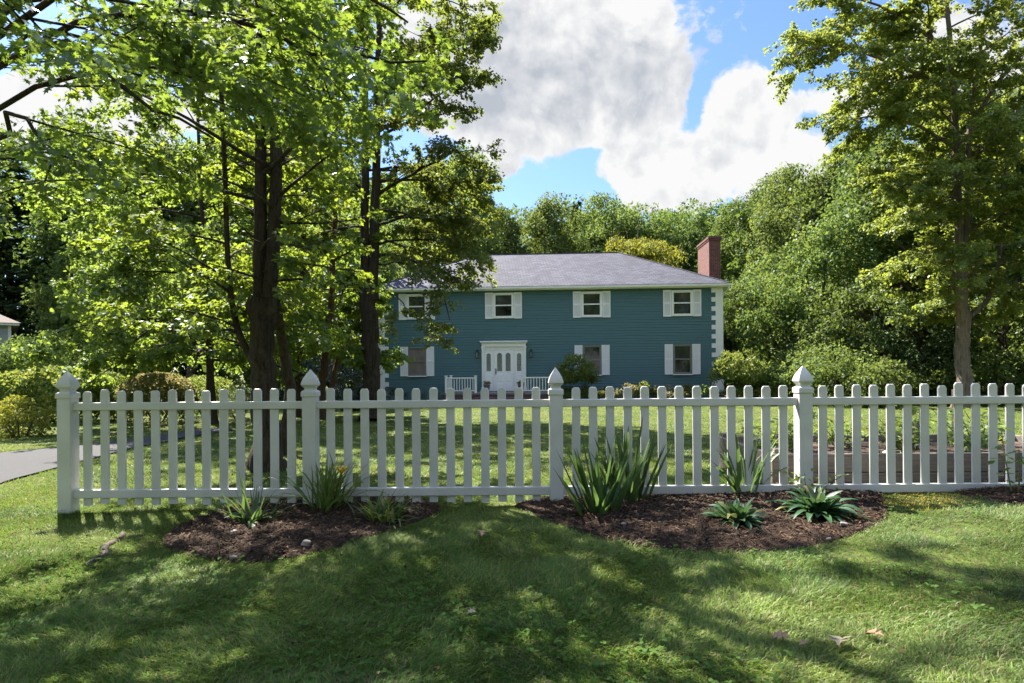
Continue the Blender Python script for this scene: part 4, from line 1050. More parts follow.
# --- tree B: tall double trunk beside the left corner of the house
bB = gp(371, 421); YB = bB[1]
def B_(px, py, dy=0): return at(px, py, YB + dy) - bB
stB = [([(0, 0, 0), B_(371, 390), B_(370, 330), B_(368, 280)], .27, .23), ([B_(366, 300), B_(365, 200), B_(366, 110), B_(366, 0), B_(360, -240)], .15, .05), ([B_(373, 300), B_(376, 200), B_(376, 110), B_(380, 0), B_(392, -230)], .17, .05)]
BLEAF = .085
tB, cB = grow_tree(102, stB, [dict(stem=1, n=16, t0=.12, t1=1, len=ln(3.0, 3.4), el0=.1, el1=.6, up=-.05), dict(stem=2, n=18, t0=.12, t1=1, len=ln(2.7, 3.4), el0=.1, el1=.65, az=-.2, azs=1.6, up=-.06)],
     BLEAF, 86000, 'round', -.22, tlen=1.3, keep=lambda p: np.where(p[:, 2] < 12.5, 1., .6) * np.where((p[:, 1] < -.15) & (np.abs(p[:, 0]) < .7) & (p[:, 2] < 9.5), .12, 1) * np.where((p[:, 0] > .9) & (p[:, 2] < 5.4), .8, 1) * np.where((p[:, 0] > 2.35) & (p[:, 2] < 3.9), .0, 1), extra=[([B_(377, 264), B_(402, 262, -.4), B_(428, 270, -.7), B_(450, 282, -.9)], .03), ([B_(377, 235), B_(408, 248, .5), B_(438, 258, .6), B_(466, 268, .6)], .035), ([B_(377, 285), B_(395, 295, -.5), B_(415, 315, -.8), B_(432, 338, -.9)], .025), ([B_(377, 245), B_(405, 238, .2), B_(440, 242, .2), B_(474, 254, .1)], .04), ([B_(377, 170), B_(405, 165, .3), B_(440, 185, .4), B_(475, 195, .4)], .045), ([B_(377, 256), B_(400, 253, -.3), B_(420, 263, -.6), B_(435, 275, -.8), B_(445, 300, -1), B_(450, 320, -1.2)], .045),
                                  ([B_(376, 195), B_(400, 180, -.2), B_(430, 165, -.3), B_(450, 152, -.4), B_(468, 150, -.5)], .06),
                                  ([B_(377, 225), B_(410, 215, .3), B_(440, 215, .4), B_(468, 222, .4)], .05),
                                  ([B_(378, 140), B_(410, 120, .2), B_(435, 112, .3), B_(455, 108, .3)], .05),
                                  ([B_(365, 285), B_(355, 280, -.5), B_(345, 290, -.9), B_(335, 310, -1.2)], .05)])
tree_obj('linden_tree', bB, tB, cB, 'bark', 'leaf_B', 'tall double-trunked tree beside the left corner of the teal house, branches hanging before it')

# --- tree C: bright drooping tree left of A
bC = gp(212, 424); YC = bC[1]
def C_(px, py, dy=0): return at(px, py, YC + dy) - bC
stC = [([(0, 0, 0), C_(210, 360), C_(205, 280), C_(200, 180), C_(195, 40)], .12, .03)]
tC, cC = grow_tree(103, stC, [dict(stem=0, n=46, t0=.24, t1=1, len=lambda h: 3.9 - 1.7 * h, el0=.1, el1=.6, up=-.16)], .1, 68000, 'round', -.6, planar=.35, extra=[([C_(203, 260), C_(150, 222), C_(100, 195), C_(55, 188)], .04)], keep=lambda p: np.where(((p[:, 0] < -3.7) & (p[:, 2] < 4.2)) | (p[:, 2] < 1.9), .06, 1) * np.where((p[:, 0] < -1.2) & (p[:, 1] > .8), .3, 1))
tree_obj('beech_tree', bC, tC, cC, 'bark', 'leaf_bright', 'bright yellow green tree with drooping layered sprays behind the left fence panel')

# --- smaller trunks between A and B
def slim(seed, name, pts, r0, r1, bark, leafm, lab, n, L, t0=.3, leaf=.13):
    b = gp(*pts[0]); Yt = b[1]
    P = [(0, 0, 0)] + [at(px, py, Yt) - b for px, py in pts[1:]]
    t_, c_ = grow_tree(seed, [(P, r0, r1)], [dict(stem=0, n=n, t0=t0, t1=1, len=ln(L, L * .6), el0=.05, el1=.7)], leaf, 8000, 'round', -.3, wood_twigs=False)
    return tree_obj(name, b, t_, c_, bark, leafm, lab)
slim(111, 'slim_tree', [(296, 417), (298, 370), (302, 310), (303, 250), (308, 150), (312, 40)], .13, .05, 'bark', 'leaf_maple', 'slender grey-brown trunk just left of the second post', 14, 2.4)
slim(112, 'slim_tree', [(319, 419), (322, 380), (329, 330), (334, 260), (336, 180), (335, 60)], .14, .05, 'barkred', 'leaf_bright', 'slender reddish trunk curving up just right of the second post', 14, 2.4)
slim(113, 'slim_tree', [(326, 416), (334, 370), (345, 340), (360, 318), (378, 300)], .09, .04, 'barkred', 'leaf_bright', 'thin leaning trunk that bends toward the double-trunked tree', 8, 1.6)

# --- right tree
bR = gp(964, 409); YR = bR[1]
def R_(px, py, dy=0): return at(px, py, YR + dy) - bR
stR = [([(0, 0, 0), R_(963, 350), R_(962, 310), R_(960, 270)], .25, .2), ([R_(961, 280), R_(958, 200), R_(955, 120), R_(948, 20), R_(940, -90)], .16, .05), ([R_(964, 280), R_(968, 200), R_(968, 120), R_(985, 20), R_(1000, -80)], .12, .04),
       ([R_(968, 318), R_(990, 300), R_(1000, 260), R_(1004, 180), R_(1020, 90)], .1, .04), ([R_(972, 125), R_(995, 85), R_(1030, 45), R_(1070, 0)], .09, .04)]
tR, cR = grow_tree(104, stR, [dict(stem=0, n=9, t0=.62, t1=1, len=ln(1.6, 2.2), el0=-.25, el1=0), dict(stem=0, n=10, t0=.55, t1=1, len=ln(.6, 1.1), el0=-.1, el1=.3), dict(stem=1, n=24, t0=0, t1=.65, len=ln(.7, 1.3), el0=0, el1=.4), dict(stem=2, n=16, t0=0, t1=.65, len=ln(.7, 1.3), el0=0, el1=.4), dict(stem=1, n=26, t0=.02, t1=1, len=ln(2.9, 2.4), el0=-.15, el1=.6, up=-.03), dict(stem=2, n=22, t0=.05, t1=1, len=ln(2.8, 2.3), el0=-.1, el1=.6), dict(stem=3, n=9, t0=.2, t1=1, len=ln(2.2, 2.), el0=0, el1=.5, az=0, azs=1.7), dict(stem=4, n=5, t0=.3, t1=1, len=ln(2, 2), el0=0, el1=.5)],
     .105, 150000, 'round', -.3, planar=.3, twig_d=5, tlen=1.9, keep=lambda p: np.where(p[:, 2] > 9.5, .85, 1.) * np.where((p[:, 1] < -.15) & (np.abs(p[:, 0]) < .6) & (p[:, 2] < 6.5), .2, 1), extra=[([R_(952, 90), R_(915, 70), R_(870, 55), R_(830, 40), R_(790, 60)], .09), ([R_(954, 60), R_(920, 25), R_(880, 5), R_(830, -10)], .08), ([R_(956, 150), R_(920, 125), R_(880, 115), R_(840, 120)], .07), ([R_(953, 215), R_(925, 195), R_(900, 190)], .05)], sub_d=2.8)
tree_obj('ash_tree', bR, tR, cR, 'barkpale', 'leaf_R', 'tall tree with pale lower trunk and open branches behind the right fence panel')

# --- oak whose branches reach in over the lawn from the left
bO = np.array([-6.0, 5.6, float(G(-6.0, 5.6))])
def O_(px, py, Y): return at(px, py, Y) - bO
stO = [([(0, 0, 0), (.05, 0, 2.0), (0, .1, 4.0), (.1, 0, 6.5), (.2, .1, 9.5), (.1, 0, 13.)], .34, .08)]
tO, cO = grow_tree(105, stO, [dict(stem=0, n=13, t0=.45, t1=.98, len=lambda h: 3.8 - 1.8 * h, el0=.2, el1=.8, up=.02)],
     .082, 20000, 'oak', -.25, keep=lambda p: np.where((p[:, 2] < 4.9) & (p[:, 0] > 1.1), .72, np.where(p[:, 1] > .8, .85, .3)) * np.where((p[:, 0] > 3.2) & (p[:, 2] < 3.75), .15, 1) * np.where(p[:, 0] > 4.85, .0, 1), extra=[
        ([(0, 0, 3.1), O_(40, 0, 5.3), O_(130, -18, 5.1), O_(215, 18, 5.0), O_(275, 40, 5.0), O_(330, 52, 5.0), O_(380, 56, 5.0), O_(425, 62, 5.0)], .032),
        ([(0, 0, 2.6), O_(-10, 30, 5.0), O_(50, 45, 4.6), O_(110, 80, 4.5), O_(165, 115, 4.5), O_(215, 135, 4.6)], .032),
        ([(0, 0, 2.7), O_(0, 60, 5.5), O_(120, 55, 5.6), O_(205, 65, 5.6), O_(265, 90, 5.6), O_(310, 101, 5.6), O_(340, 104, 5.6)], .028),
        ([(0, 0, 2.9), O_(15, 25, 5.2), O_(70, 28, 5.3), O_(140, 55, 5.3), O_(210, 78, 5.3)], .025),
        ([(0, 0, 3.2), O_(10, -20, 4.9), O_(90, -5, 4.8), O_(170, 10, 4.7), O_(250, 12, 4.7)], .025),
        ([(0, 0, 2.2), O_(0, 110, 4.8), O_(28, 115, 4.6), O_(45, 140, 4.5), O_(50, 175, 4.5)], .026),
        ([(0, 0, 3.3), O_(60, -60, 4.4), O_(200, -50, 4.2), O_(310, -30, 4.2), O_(370, 0, 4.3), O_(410, 15, 4.4)], .028),
        ([(0, 0, 3.6), O_(100, -90, 6.2), O_(240, -60, 6.4), O_(310, -20, 6.4), O_(360, 0, 6.4)], .032)], sub_d=2.6, twig_d=4.5)
tree_obj('oak_tree', bO, tO, cO, 'bark', 'leaf_oak', 'oak standing left of the fence whose lobed leaves overhang the top left')

# --- background trees: templates copied
TEMPL = {}
def template(kind, seed):
    rng = np.random.default_rng(seed); h = 12.
    if kind == 'conifer':
        cr = conifer_crown(seed, h, 2.6, 1.2, .42, 1.0)
    elif kind == 'wide':
        cr = crown_clumps(seed, 4.2, 4.8, 7.0, 210, 100, .24, rr=(.14, .28), lump=.24, core=.42, bottom=-1)
    elif kind == 'tall':
        cr = crown_clumps(seed, 3.1, 5.4, 6.5, 190, 100, .24, rr=(.16, .34), lump=.26, core=.42, bottom=-1)
    else:
        cr = crown_clumps(seed, 3.6, 3.6, 4.2, 150, 90, .24, rr=(.12, .3), bottom=-1, lump=.32)
    W = Wood(); q = resample([(0, 0, -.3), (rng.normal(0, .1), rng.normal(0, .1), 3), (rng.normal(0, .2), rng.normal(0, .2), 5), (0, 0, {'conifer': 11., 'low': 6.2}.get(kind, 9.6))], 10)
    W.tube(q, np.linspace(.26, .06, 10), 9)
    if kind != 'conifer':
        for k in range(20):
            t = rng.uniform(.25, .85); p = q[int(t * 9)]; az = k * 2.4
            W.tube(rpath(rng, p, [math.cos(az), math.sin(az), rng.uniform(.2, .9)], rng.uniform(2.6, 4.), 5, .1, .2), np.linspace(.1, .03, 6), 5)
    V, Fc = W.arrays()
    return mesh_np('trunk', V, Fc, True), cr
for kd, seeds in (('wide', (201, 202, 203)), ('tall', (211, 212)), ('low', (221, 222)), ('conifer', (231, 232))):
    for s in seeds: TEMPL.setdefault(kd, []).append(template(kd, s))
cnt = {}
def bgtree(kind, px, Y, top, wpx, leafm, label, name='forest_tree', group='trees of the wood behind the houses'):
    """px: centre column, Y: distance, top: row of the crown's top, wpx: crown width in pixels"""
    k = cnt.get(kind, 0); cnt[kind] = k + 1
    tr, cr = TEMPL[kind][k % len(TEMPL[kind])]
    p = at(px, top, Y); zg = float(G(p[0], Y)); h = p[2] - zg
    key0 = cr.name
    if key0 not in DIM:
        q = np.empty(len(cr.vertices) * 3, np.float32); cr.vertices.foreach_get('co', q); q = q.reshape(-1, 3); DIM[key0] = (2 * np.percentile(np.hypot(q[:, 0], q[:, 1]), 97), np.percentile(q[:, 2], 99.7))
    basew, baseh = DIM[key0]
    r = tag(empty(name, (p[0], Y, zg), (k * 2.1) % 6.28), label, 'tree', group)
    sx = 1.22 * wpx / F * Y / basew; sz = h / baseh; cz = min(sz, 1.12 * sx) if kind != 'conifer' else sz
    key = (kind, k % len(TEMPL[kind]), leafm)
    if key not in CR:
        c2 = cr.copy(); c2.materials.clear(); c2.materials.append(M[leafm]); CR[key] = c2
    to = link('trunk', tr, M['barkbg'], r); to.scale = (sx, sx, sz)
    cw = link('crown', CR[key], None, r); cw.scale = (sx, sx, cz); cw.location = (0, 0, h - cz * baseh)
    return r
CR = {}; DIM = {}
L_ = [
 # behind the teal house
 ('conifer', 512, 56, 220, 44, 'leaf_conifer', 'dark pointed conifer just right of the hanging branches above the roof'),
 ('wide', 480, 55, 205, 70, 'leaf_wood', 'green crown behind the hanging branches above the left part of the roof'),
 ('tall', 545, 54, 197, 62, 'leaf_light', 'pale green rounded tree rising above the left part of the roof ridge'),
 ('conifer', 577, 58, 204, 44, 'leaf_conifer', 'conifer peeping up between two pale rounded trees above the ridge'),
 ('wide', 612, 56, 197, 84, 'leaf_light', 'broad pale tree with the highest crown over the middle of the ridge'),
 ('wide', 660, 58, 209, 76, 'leaf_wood', 'broad dark green tree left of the chimney'),
 ('low', 641, 46, 237, 70, 'leaf_yellow', 'yellow green rounded tree showing just above the right end of the ridge'),
 ('wide', 705, 58, 210, 76, 'leaf_wood', 'broad green tree rising directly behind the chimney'),
 ('wide', 745, 50, 204, 80, 'leaf_wood', 'dark green tree immediately right of the chimney'),
 ('wide', 578, 62, 212, 70, 'leaf_wood', 'darker rounded crown behind the conifer above the middle of the ridge'),
 ('low', 142, 32, 240, 110, 'leaf_bright', 'bright low tree beyond the clipped mounds, behind the drooping sprays'),
 ('low', 190, 29, 235, 110, 'leaf_bright', 'bright rounded tree just left of the multi-stemmed maple, far side of the driveway'),
 ('low', 300, 29, 225, 130, 'leaf_bright', 'bright low tree behind the slender grey-brown trunk'),
 ('low', 356, 34, 215, 110, 'leaf_light', 'pale tree behind the dark columnar evergreen'),
 # right side
 ('wide', 770, 50, 178, 60, 'leaf_wood', 'dark rounded crown that stands highest against the cloud right of the chimney'),
 ('wide', 800, 42, 170, 95, 'leaf_light', 'pale green crown stepping up to the right of the dark rounded one'),
 ('tall', 845, 38, 140, 90, 'leaf_wood', 'tall green tree whose open top reaches the cloud left of the pale-trunked tree'),
 ('wide', 755, 38, 268, 90, 'leaf_wood', 'dark tree right of the house corner quoins'),
 ('wide', 825, 32, 222, 110, 'leaf_light', 'broad bright tree in the middle of the right-hand wood'),
 ('wide', 890, 33, 150, 120, 'leaf_wood', 'large green tree left behind the pale-trunked tree'),
 ('tall', 935, 30, 60, 110, 'leaf_wood', 'very tall tree directly behind the pale-trunked tree'),
 ('wide', 1000, 30, 80, 130, 'leaf_light', 'large bright tree right behind the pale-trunked tree'),
 ('tall', 1045, 27, 90, 120, 'leaf_wood', 'tree at the right edge of the photo with bare grey twigs'),
 ('low', 790, 33, 300, 90, 'leaf_wood', 'low dark tree above the stone path by the house corner'),
 ('low', 872, 28, 285, 100, 'leaf_wood', 'dense dark low tree left of the pale trunk'),
 ('low', 925, 26, 300, 90, 'leaf_conifer', 'shadowy low tree whose foliage touches the pale trunk'),
 ('low', 1005, 25, 290, 100, 'leaf_wood', 'dense low tree right of the pale trunk'),
 # left side
 ('conifer', 8, 50, 150, 100, 'leaf_conifer', 'tall dark spruce behind the neighbour\'s pale house'),
 ('conifer', 58, 46, 205, 80, 'leaf_conifer', 'dark spruce just right of the neighbour\'s house'),
 ('wide', 112, 41, 225, 110, 'leaf_wood', 'dark green tree behind the drooping sprays, right of the spruces'),
 ('tall', 165, 50, 130, 100, 'leaf_wood', 'tall tree behind the drooping bright tree'),
 ('tall', 250, 50, 110, 110, 'leaf_wood', 'tall tree behind the dark multi-stemmed maple'),
 ('wide', 320, 50, 140, 110, 'leaf_light', 'bright tree seen between the slender trunks'),
 ('wide', 400, 48, 175, 110, 'leaf_light', 'pale tree behind the left end of the teal house'),
 ('tall', 460, 50, 150, 70, 'leaf_light', 'pale tree behind the roof seen through the hanging branches'),
 ('tall', -95, 33, 60, 120, 'leaf_wood', 'dark tree at the left frame edge behind the spruces'),
 ('tall', 90, 46, 120, 100, 'leaf_wood', 'far tree between the spruces and the drooping bright tree'),
]
for a in L_: bgtree(*a)
M['barkbg2'] = M['barkbg']

# far wood: one mass
rng = np.random.default_rng(77); cs = []; rs = []
def massrow(px0, px1, n, Y0, Y1, topf, w=3.6):
    for k in range(n):
        px = px0 + (px1 - px0) * (k + rng.random()) / n; Y = rng.uniform(Y0, Y1); tp = at(px, topf(px) + rng.normal(0, 8), Y); zg = float(G(tp[0], Y)); h = max(4, tp[2] - zg)
        m = 46
        d = unit(rng.normal(0, 1, (m, 3))); d[:, 2] = np.abs(d[:, 2]) * np.where(rng.random(m) < .35, -1, 1)
        c = d * rng.uniform(.6, 1, (m, 1)) * np.array([w, w, h * .5]) + np.array([tp[0], Y, zg + h * .5]); cs.append(c); rs.append(rng.uniform(.8, 1.4, m))
massrow(-260, 420, 26, 48, 62, lambda p: 150 + max(0, (p - 250) * .1))
massrow(420, 790, 26, 60, 74, lambda p: 206)
massrow(740, 1250, 22, 44, 58, lambda p: 185 - (p - 740) * .2)
massrow(840, 1200, 12, 34, 40, lambda p: 210, 3.)
massrow(75, 440, 13, 36, 44, lambda p: 300, 3.)
massrow(680, 1250, 22, 36, 44, lambda p: 300, 3.)
for k in range(26):      # unseen trees added behind the camera to hold skylight off the fence
    x = -34 + 68 * (k + rng.random()) / 26; Y = rng.uniform(-19, -12); h = rng.uniform(13, 17); m = 46
    d = unit(rng.normal(0, 1, (m, 3))); cs.append(d * rng.uniform(.6, 1, (m, 1)) * np.array([3., 3., h * .5]) + np.array([x, Y, h * .52])); rs.append(rng.uniform(.8, 1.4, m))
cs = np.concatenate(cs); rs = np.concatenate(rs)
P, ax, nr = clump_arrays(rng, cs, rs, 42); n = len(P)
rn = np.clip(np.repeat(rng.normal(.45, .22, len(cs)), 42) + rng.normal(0, .15, n), 0, 1)
tag(link('woods', leaves_mesh('woods', P, ax, nr, .42 * rng.uniform(.6, 1.3, n), 'diamond', rng, rn), M['leaf_wood']), 'far dense deciduous wood closing the view behind both houses, plus unseen trees added behind camera', 'woods', None, 'stuff')

# ================================================================== SHRUBS
def shrub(name, seed, px, Y, top, wpx, leafm, label, n=3500, leaf=.07, clump=.2, dy=1., group=None, jag=.08, shape='diamond', zoff=0.):
    p = at(px, top, Y); zg = float(G(p[0], Y)); h = p[2] - zg; rx = wpx / F * Y / 2
    r = tag(empty(name, (p[0], Y, zg)), label, 'shrub', group)
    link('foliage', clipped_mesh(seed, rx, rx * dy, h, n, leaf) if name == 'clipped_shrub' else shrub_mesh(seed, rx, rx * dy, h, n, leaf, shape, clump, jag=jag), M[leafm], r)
    rng = np.random.default_rng(seed); W = Wood()
    for k in range(6):
        az = k * 1.05; W.tube(rpath(rng, [.08 * math.cos(az), .08 * math.sin(az), -.05], [math.cos(az) * .5, math.sin(az) * .5, .9], h * .75, 4, .1, .15), np.linspace(.022, .008, 5), 5)
    V, Fc = W.arrays(); link('stems', mesh_np('stems', V, Fc, True), M['barkbg'], r)
    return r
gs = 'shrubs along the left edge of the garden'
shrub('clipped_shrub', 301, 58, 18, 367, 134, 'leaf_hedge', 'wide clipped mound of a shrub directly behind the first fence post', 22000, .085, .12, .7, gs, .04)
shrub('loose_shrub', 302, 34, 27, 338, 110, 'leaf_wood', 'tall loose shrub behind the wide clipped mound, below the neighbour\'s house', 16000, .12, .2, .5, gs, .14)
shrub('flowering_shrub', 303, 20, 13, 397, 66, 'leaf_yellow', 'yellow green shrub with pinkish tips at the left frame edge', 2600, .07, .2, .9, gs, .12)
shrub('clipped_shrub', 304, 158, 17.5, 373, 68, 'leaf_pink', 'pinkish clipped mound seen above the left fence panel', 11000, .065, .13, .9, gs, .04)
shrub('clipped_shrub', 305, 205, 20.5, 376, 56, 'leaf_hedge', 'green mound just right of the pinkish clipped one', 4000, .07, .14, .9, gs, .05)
shrub('pale_bush', 306, 238, 19, 381, 34, 'leaf_pale', 'small whitish bush left of the maple trunk', 2200, .06, .16, .9, gs, .08)
shrub('round_shrub', 307, 118, 21, 384, 50, 'leaf_hedge', 'low green shrub between the wide mound and the pinkish one', 3000, .08, .16, .9, gs, .06)
shrub('arborvitae', 308, 351, 24, 318, 44, 'leaf_dark', 'dark columnar evergreen between the slender trunks and the house corner', 9000, .09, .2, .9, None, .08)
shrub('evergreen_shrub', 309, 330, 27, 352, 90, 'leaf_dark', 'dark low evergreen mass behind the slender trunks', 7000, .1, .16, .7, None, .08)
shrub('evergreen_shrub', 310, 392, 28.3, 388, 40, 'leaf_dark', 'low dark shrub at the foot of the left house corner', 2500, .07, .18, .7, None, .08)
gh = 'shrubs planted along the front of the teal house'
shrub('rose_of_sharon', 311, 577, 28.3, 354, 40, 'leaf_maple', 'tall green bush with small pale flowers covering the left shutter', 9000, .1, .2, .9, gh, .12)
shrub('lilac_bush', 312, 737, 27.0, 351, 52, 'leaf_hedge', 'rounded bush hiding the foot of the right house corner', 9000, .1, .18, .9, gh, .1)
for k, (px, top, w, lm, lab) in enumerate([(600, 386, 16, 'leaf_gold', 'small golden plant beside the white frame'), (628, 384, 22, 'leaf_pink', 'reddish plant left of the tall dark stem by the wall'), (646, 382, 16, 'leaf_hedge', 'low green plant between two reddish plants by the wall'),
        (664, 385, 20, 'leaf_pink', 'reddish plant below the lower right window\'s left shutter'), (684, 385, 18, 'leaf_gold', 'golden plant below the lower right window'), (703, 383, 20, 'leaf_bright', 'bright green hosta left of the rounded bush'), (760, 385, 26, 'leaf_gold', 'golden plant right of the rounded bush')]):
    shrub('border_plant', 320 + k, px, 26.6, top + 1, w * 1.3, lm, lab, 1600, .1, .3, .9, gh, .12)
for k, (px, w, top, lm, lab) in enumerate([(432, 46, 392, 'leaf_dark', 'low dark plant in front of the porch railing, left of the steps'), (565, 26, 391, 'leaf_dark', 'low dark plant at the foot of the tall green bush')]):
    shrub('border_plant', 340 + k, px, 27.6, top, w, lm, lab, 900, .07, .25, .8, gh, .1)
gw = 'bushes at the edge of the right-hand wood'
for k, (px, Y, top, w, lm, lab) in enumerate([(775, 27, 366, 60, 'leaf_light', 'low bright ground shrub right of the rounded bush'), (835, 25, 346, 90, 'leaf_light', 'pale green bush rising behind the fourth post'), (880, 23, 362, 60, 'leaf_light', 'bright low bush left of the pale trunk'),
        (820, 29, 318, 80, 'leaf_light', 'taller pale bush behind the fourth post\'s bush'), (1000, 24, 352, 90, 'leaf_wood', 'green bush right of the pale trunk'), (925, 25, 368, 70, 'leaf_wood', 'dark bush at the left foot of the pale trunk')]):
    shrub('woodland_bush', 350 + k, px, Y, top, w, lm, lab, 5000, .13, .22, .8, gw, .14)

# stone path on the right
strip('path', [gp(700, 405)[:2], gp(760, 402)[:2], gp(830, 400)[:2], gp(905, 398)[:2]], [gp(705, 397)[:2], gp(765, 392)[:2], gp(830, 391)[:2], gp(900, 392)[:2]], 'path', .03)

# ================================================================== WORLD, SUN, CAMERA
def world():
    w = bpy.data.worlds.new('World'); scn.world = w; w.use_nodes = True; nt = w.node_tree; nt.nodes.clear()
    out = nd(nt, 'OutputWorld'); bg = nd(nt, 'Background'); nt.links.new(bg.outputs[0], out.inputs[0])
    sky = nd(nt, 'TexSky'); sky.sky_type = 'NISHITA'; sky.sun_disc = False; sky.sun_elevation = SUN_EL; sky.sun_rotation = -SUN_AZ
    sky.air_density = 1.2; sky.dust_density = .6; sky.ozone_density = 1.6
    tc = nd(nt, 'TexCoord'); s = nd(nt, 'SeparateXYZ'); nt.links.new(tc.outputs['Generated'], s.inputs[0])
    yy = mth(nt, 'MAXIMUM', s.outputs[1], .05)
    u = mth(nt, 'MULTIPLY', mth(nt, 'DIVIDE', s.outputs[0], yy), 6.); v = mth(nt, 'MULTIPLY', mth(nt, 'DIVIDE', s.outputs[2], yy), 6.)
    v = mth(nt, 'SUBTRACT', v, mth(nt, 'MULTIPLY', u, -.0073))
    cb = nd(nt, 'CombineXYZ'); nt.links.new(u, cb.inputs[0]); nt.links.new(v, cb.inputs[1])
    # billows: distorted cells on top of the noise
    def puffs(off):
        mp = nd(nt, 'Mapping'); mp.inputs['Location'].default_value = off; nt.links.new(cb.outputs[0], mp.inputs['Vector'])
        na = noise(nt, mp.outputs[0], 1.0, 7, .6, .3); na.node.noise_dimensions = '2D'
        nv = nd(nt, 'TexNoise', Scale=2.2, Detail=4., Roughness=.6); nv.noise_dimensions = '2D'; nt.links.new(mp.outputs[0], nv.inputs['Vector'])
        ad = nd(nt, 'VectorMath'); ad.operation = 'MULTIPLY_ADD'; nt.links.new(nv.outputs['Color'], ad.inputs[0]); ad.inputs[1].default_value = (.55, .55, 0); nt.links.new(mp.outputs[0], ad.inputs[2])
        out = []
        for sc in (1.7, 4.2):
            vo = nd(nt, 'TexVoronoi', Scale=sc); vo.voronoi_dimensions = '2D'; vo.feature = 'SMOOTH_F1'; vo.inputs['Smoothness'].default_value = .35; nt.links.new(ad.outputs[0], vo.inputs['Vector'])
            out.append(mth(nt, 'SUBTRACT', .5, vo.outputs['Distance']))
        return na, out[0], out[1]
    n1, v1, v2 = puffs((0, 0, 0)); n4, v4, v5 = puffs((.10, -.16, 0))
    def blob(px, py, rx, ry):
        du = mth(nt, 'DIVIDE', mth(nt, 'SUBTRACT', u, (px - 512) / 100), rx / 100); dv = mth(nt, 'DIVIDE', mth(nt, 'SUBTRACT', v, (370 - py) / 100), ry / 100)
        r2 = mth(nt, 'ADD', mth(nt, 'MULTIPLY', du, du), mth(nt, 'MULTIPLY', dv, dv))
        return mth(nt, 'SUBTRACT', 1., mth(nt, 'SQRT', r2))
    def union(bs):
        o = bs[0]
        for b in bs[1:]: o = mth(nt, 'SMOOTH_MAX', o, b, .25)
        return o
    cl = union([blob(560, 60, 165, 105), blob(650, 105, 75, 75), blob(735, 120, 75, 62), blob(680, 165, 95, 45), blob(480, 110, 80, 50), blob(560, 135, 80, 22), blob(780, 165, 60, 50), blob(600, 10, 90, 60),
                blob(855, 100, 60, 24), blob(960, 60, 90, 60), blob(60, 110, 160, 40), blob(200, 20, 90, 40), blob(1100, 170, 150, 60), blob(-150, 30, 150, 60)])
    cl = mth(nt, 'SUBTRACT', cl, mth(nt, 'MULTIPLY', mth(nt, 'MAXIMUM', blob(698, 112, 60, 60), 0.), .42))
    dens = mth(nt, 'ADD', cl, mth(nt, 'ADD', mth(nt, 'MULTIPLY', mth(nt, 'SUBTRACT', n1, .5), 1.1), mth(nt, 'ADD', mth(nt, 'MULTIPLY', v1, .45), mth(nt, 'MULTIPLY', v2, .2))))
    # clouds everywhere else in the sky too
    n3 = noise(nt, tc.outputs['Generated'], 2.6, 7, .6); far = mth(nt, 'MULTIPLY', mth(nt, 'SUBTRACT', n3, .5), 3.)
    front = nd(nt, 'MapRange'); front.inputs[1].default_value = .15; front.inputs[2].default_value = .3; nt.links.new(s.outputs[1], front.inputs[0])
    dm = nd(nt, 'Mix'); nt.links.new(front.outputs[0], dm.inputs[0]); nt.links.new(far, dm.inputs[2]); nt.links.new(dens, dm.inputs[3])
    mk = nd(nt, 'MapRange'); mk.interpolation_type = 'SMOOTHSTEP'; mk.inputs[1].default_value = 0.; mk.inputs[2].default_value = .17; nt.links.new(dm.outputs[0], mk.inputs[0])
    # thick parts of the cloud are greyer
    gy = union([blob(570, 95, 150, 75), blob(520, 50, 110, 70), blob(640, 80, 80, 70)])
    gd = mth(nt, 'ADD', gy, mth(nt, 'ADD', mth(nt, 'MULTIPLY', mth(nt, 'SUBTRACT', n1, .5), 1.8), mth(nt, 'MULTIPLY', v1, -.6)))
    gm = nd(nt, 'MapRange'); gm.interpolation_type = 'SMOOTHSTEP'; gm.inputs[1].default_value = -.25; gm.inputs[2].default_value = .7; nt.links.new(gd, gm.inputs[0])
    rel_ = mth(nt, 'ADD', mth(nt, 'MULTIPLY', mth(nt, 'SUBTRACT', n4, n1), -.7), mth(nt, 'ADD', mth(nt, 'MULTIPLY', mth(nt, 'SUBTRACT', v1, v4), .8), mth(nt, 'MULTIPLY', mth(nt, 'SUBTRACT', v2, v5), .45)))  # side-lit relief of the billows, painted into the cloud colour
    gsum = nd(nt, 'MapRange'); gsum.inputs[1].default_value = .05; gsum.inputs[2].default_value = 1.35; nt.links.new(mth(nt, 'ADD', gm.outputs[0], mth(nt, 'MULTIPLY', rel_, 1.15)), gsum.inputs[0])
    ccol = mixc(nt, gsum.outputs[0], (CLOUD * 1.0, CLOUD * 1.0, CLOUD * 1.0), (CLOUD * .54, CLOUD * .58, CLOUD * .65))
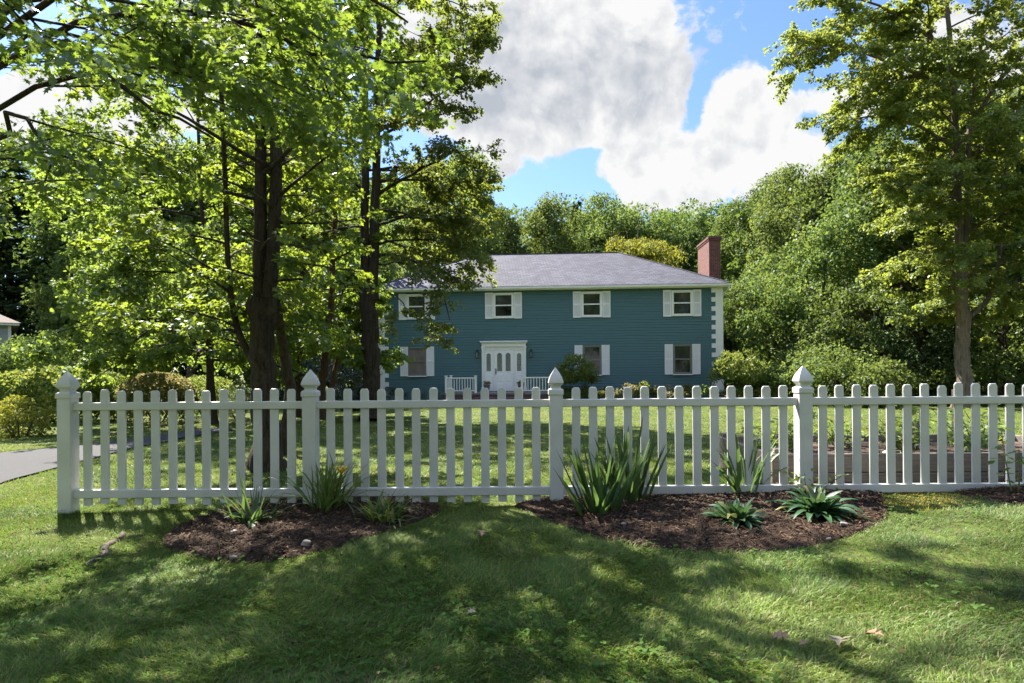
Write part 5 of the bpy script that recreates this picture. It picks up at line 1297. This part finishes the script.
    skyc = mixc(nt, 1., sky.outputs[0], (SKYB * .66, SKYB * .79, SKYB * 1.04), 'MULTIPLY')
    # added fill: cloud and blue above the view are scaled up for the shade
    zen = nd(nt, 'MapRange'); zen.interpolation_type = 'SMOOTHSTEP'; zen.inputs[1].default_value = .56; zen.inputs[2].default_value = .82; zen.inputs[3].default_value = 1.; zen.inputs[4].default_value = ZENITH_FILL; nt.links.new(s.outputs[2], zen.inputs[0])
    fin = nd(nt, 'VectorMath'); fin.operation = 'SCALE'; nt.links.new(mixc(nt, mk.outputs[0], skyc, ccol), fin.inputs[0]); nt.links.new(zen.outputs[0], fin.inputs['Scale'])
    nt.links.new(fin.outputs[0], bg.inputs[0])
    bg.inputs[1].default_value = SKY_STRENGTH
ZENITH_FILL = 2.3
SKY_STRENGTH, CLOUD, SKYB = .092, 1.92, .45
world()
sl = bpy.data.lights.new('sun', 'SUN'); sl.energy = 4.1; sl.angle = R(.53); sl.color = (1, .94, .83)
so = bpy.data.objects.new('sun', sl); col.objects.link(so); so.rotation_euler = Vector(SUND).to_track_quat('Z', 'Y').to_euler()

cam = bpy.data.cameras.new('camera'); co = bpy.data.objects.new('camera', cam); col.objects.link(co)
co.location = (0, 0, H); co.rotation_euler = (PI / 2, ROLL, 0)
cam.sensor_width = 36; cam.lens = F / 1024 * 36; cam.shift_y = (CY - 341.5) / 1024; cam.clip_start = .05; cam.clip_end = 2000
scn.camera = co
vs = scn.view_settings; vs.view_transform = 'Standard'; vs.look = 'None'; vs.gamma = 1; vs.exposure = 2.45; vs.use_curve_mapping = False
scn.render.engine = 'CYCLES'
cy = scn.cycles
cy.max_bounces = 6; cy.diffuse_bounces = 3; cy.glossy_bounces = 2; cy.transmission_bounces = 3; cy.transparent_max_bounces = 4
cy.use_denoising = True; cy.denoiser = 'OPENIMAGEDENOISE'; cy.use_adaptive_sampling = True; cy.adaptive_threshold = .02
cy.caustics_reflective = False; cy.caustics_refractive = False; cy.sample_clamp_indirect = 4.
scn.render.use_persistent_data = False
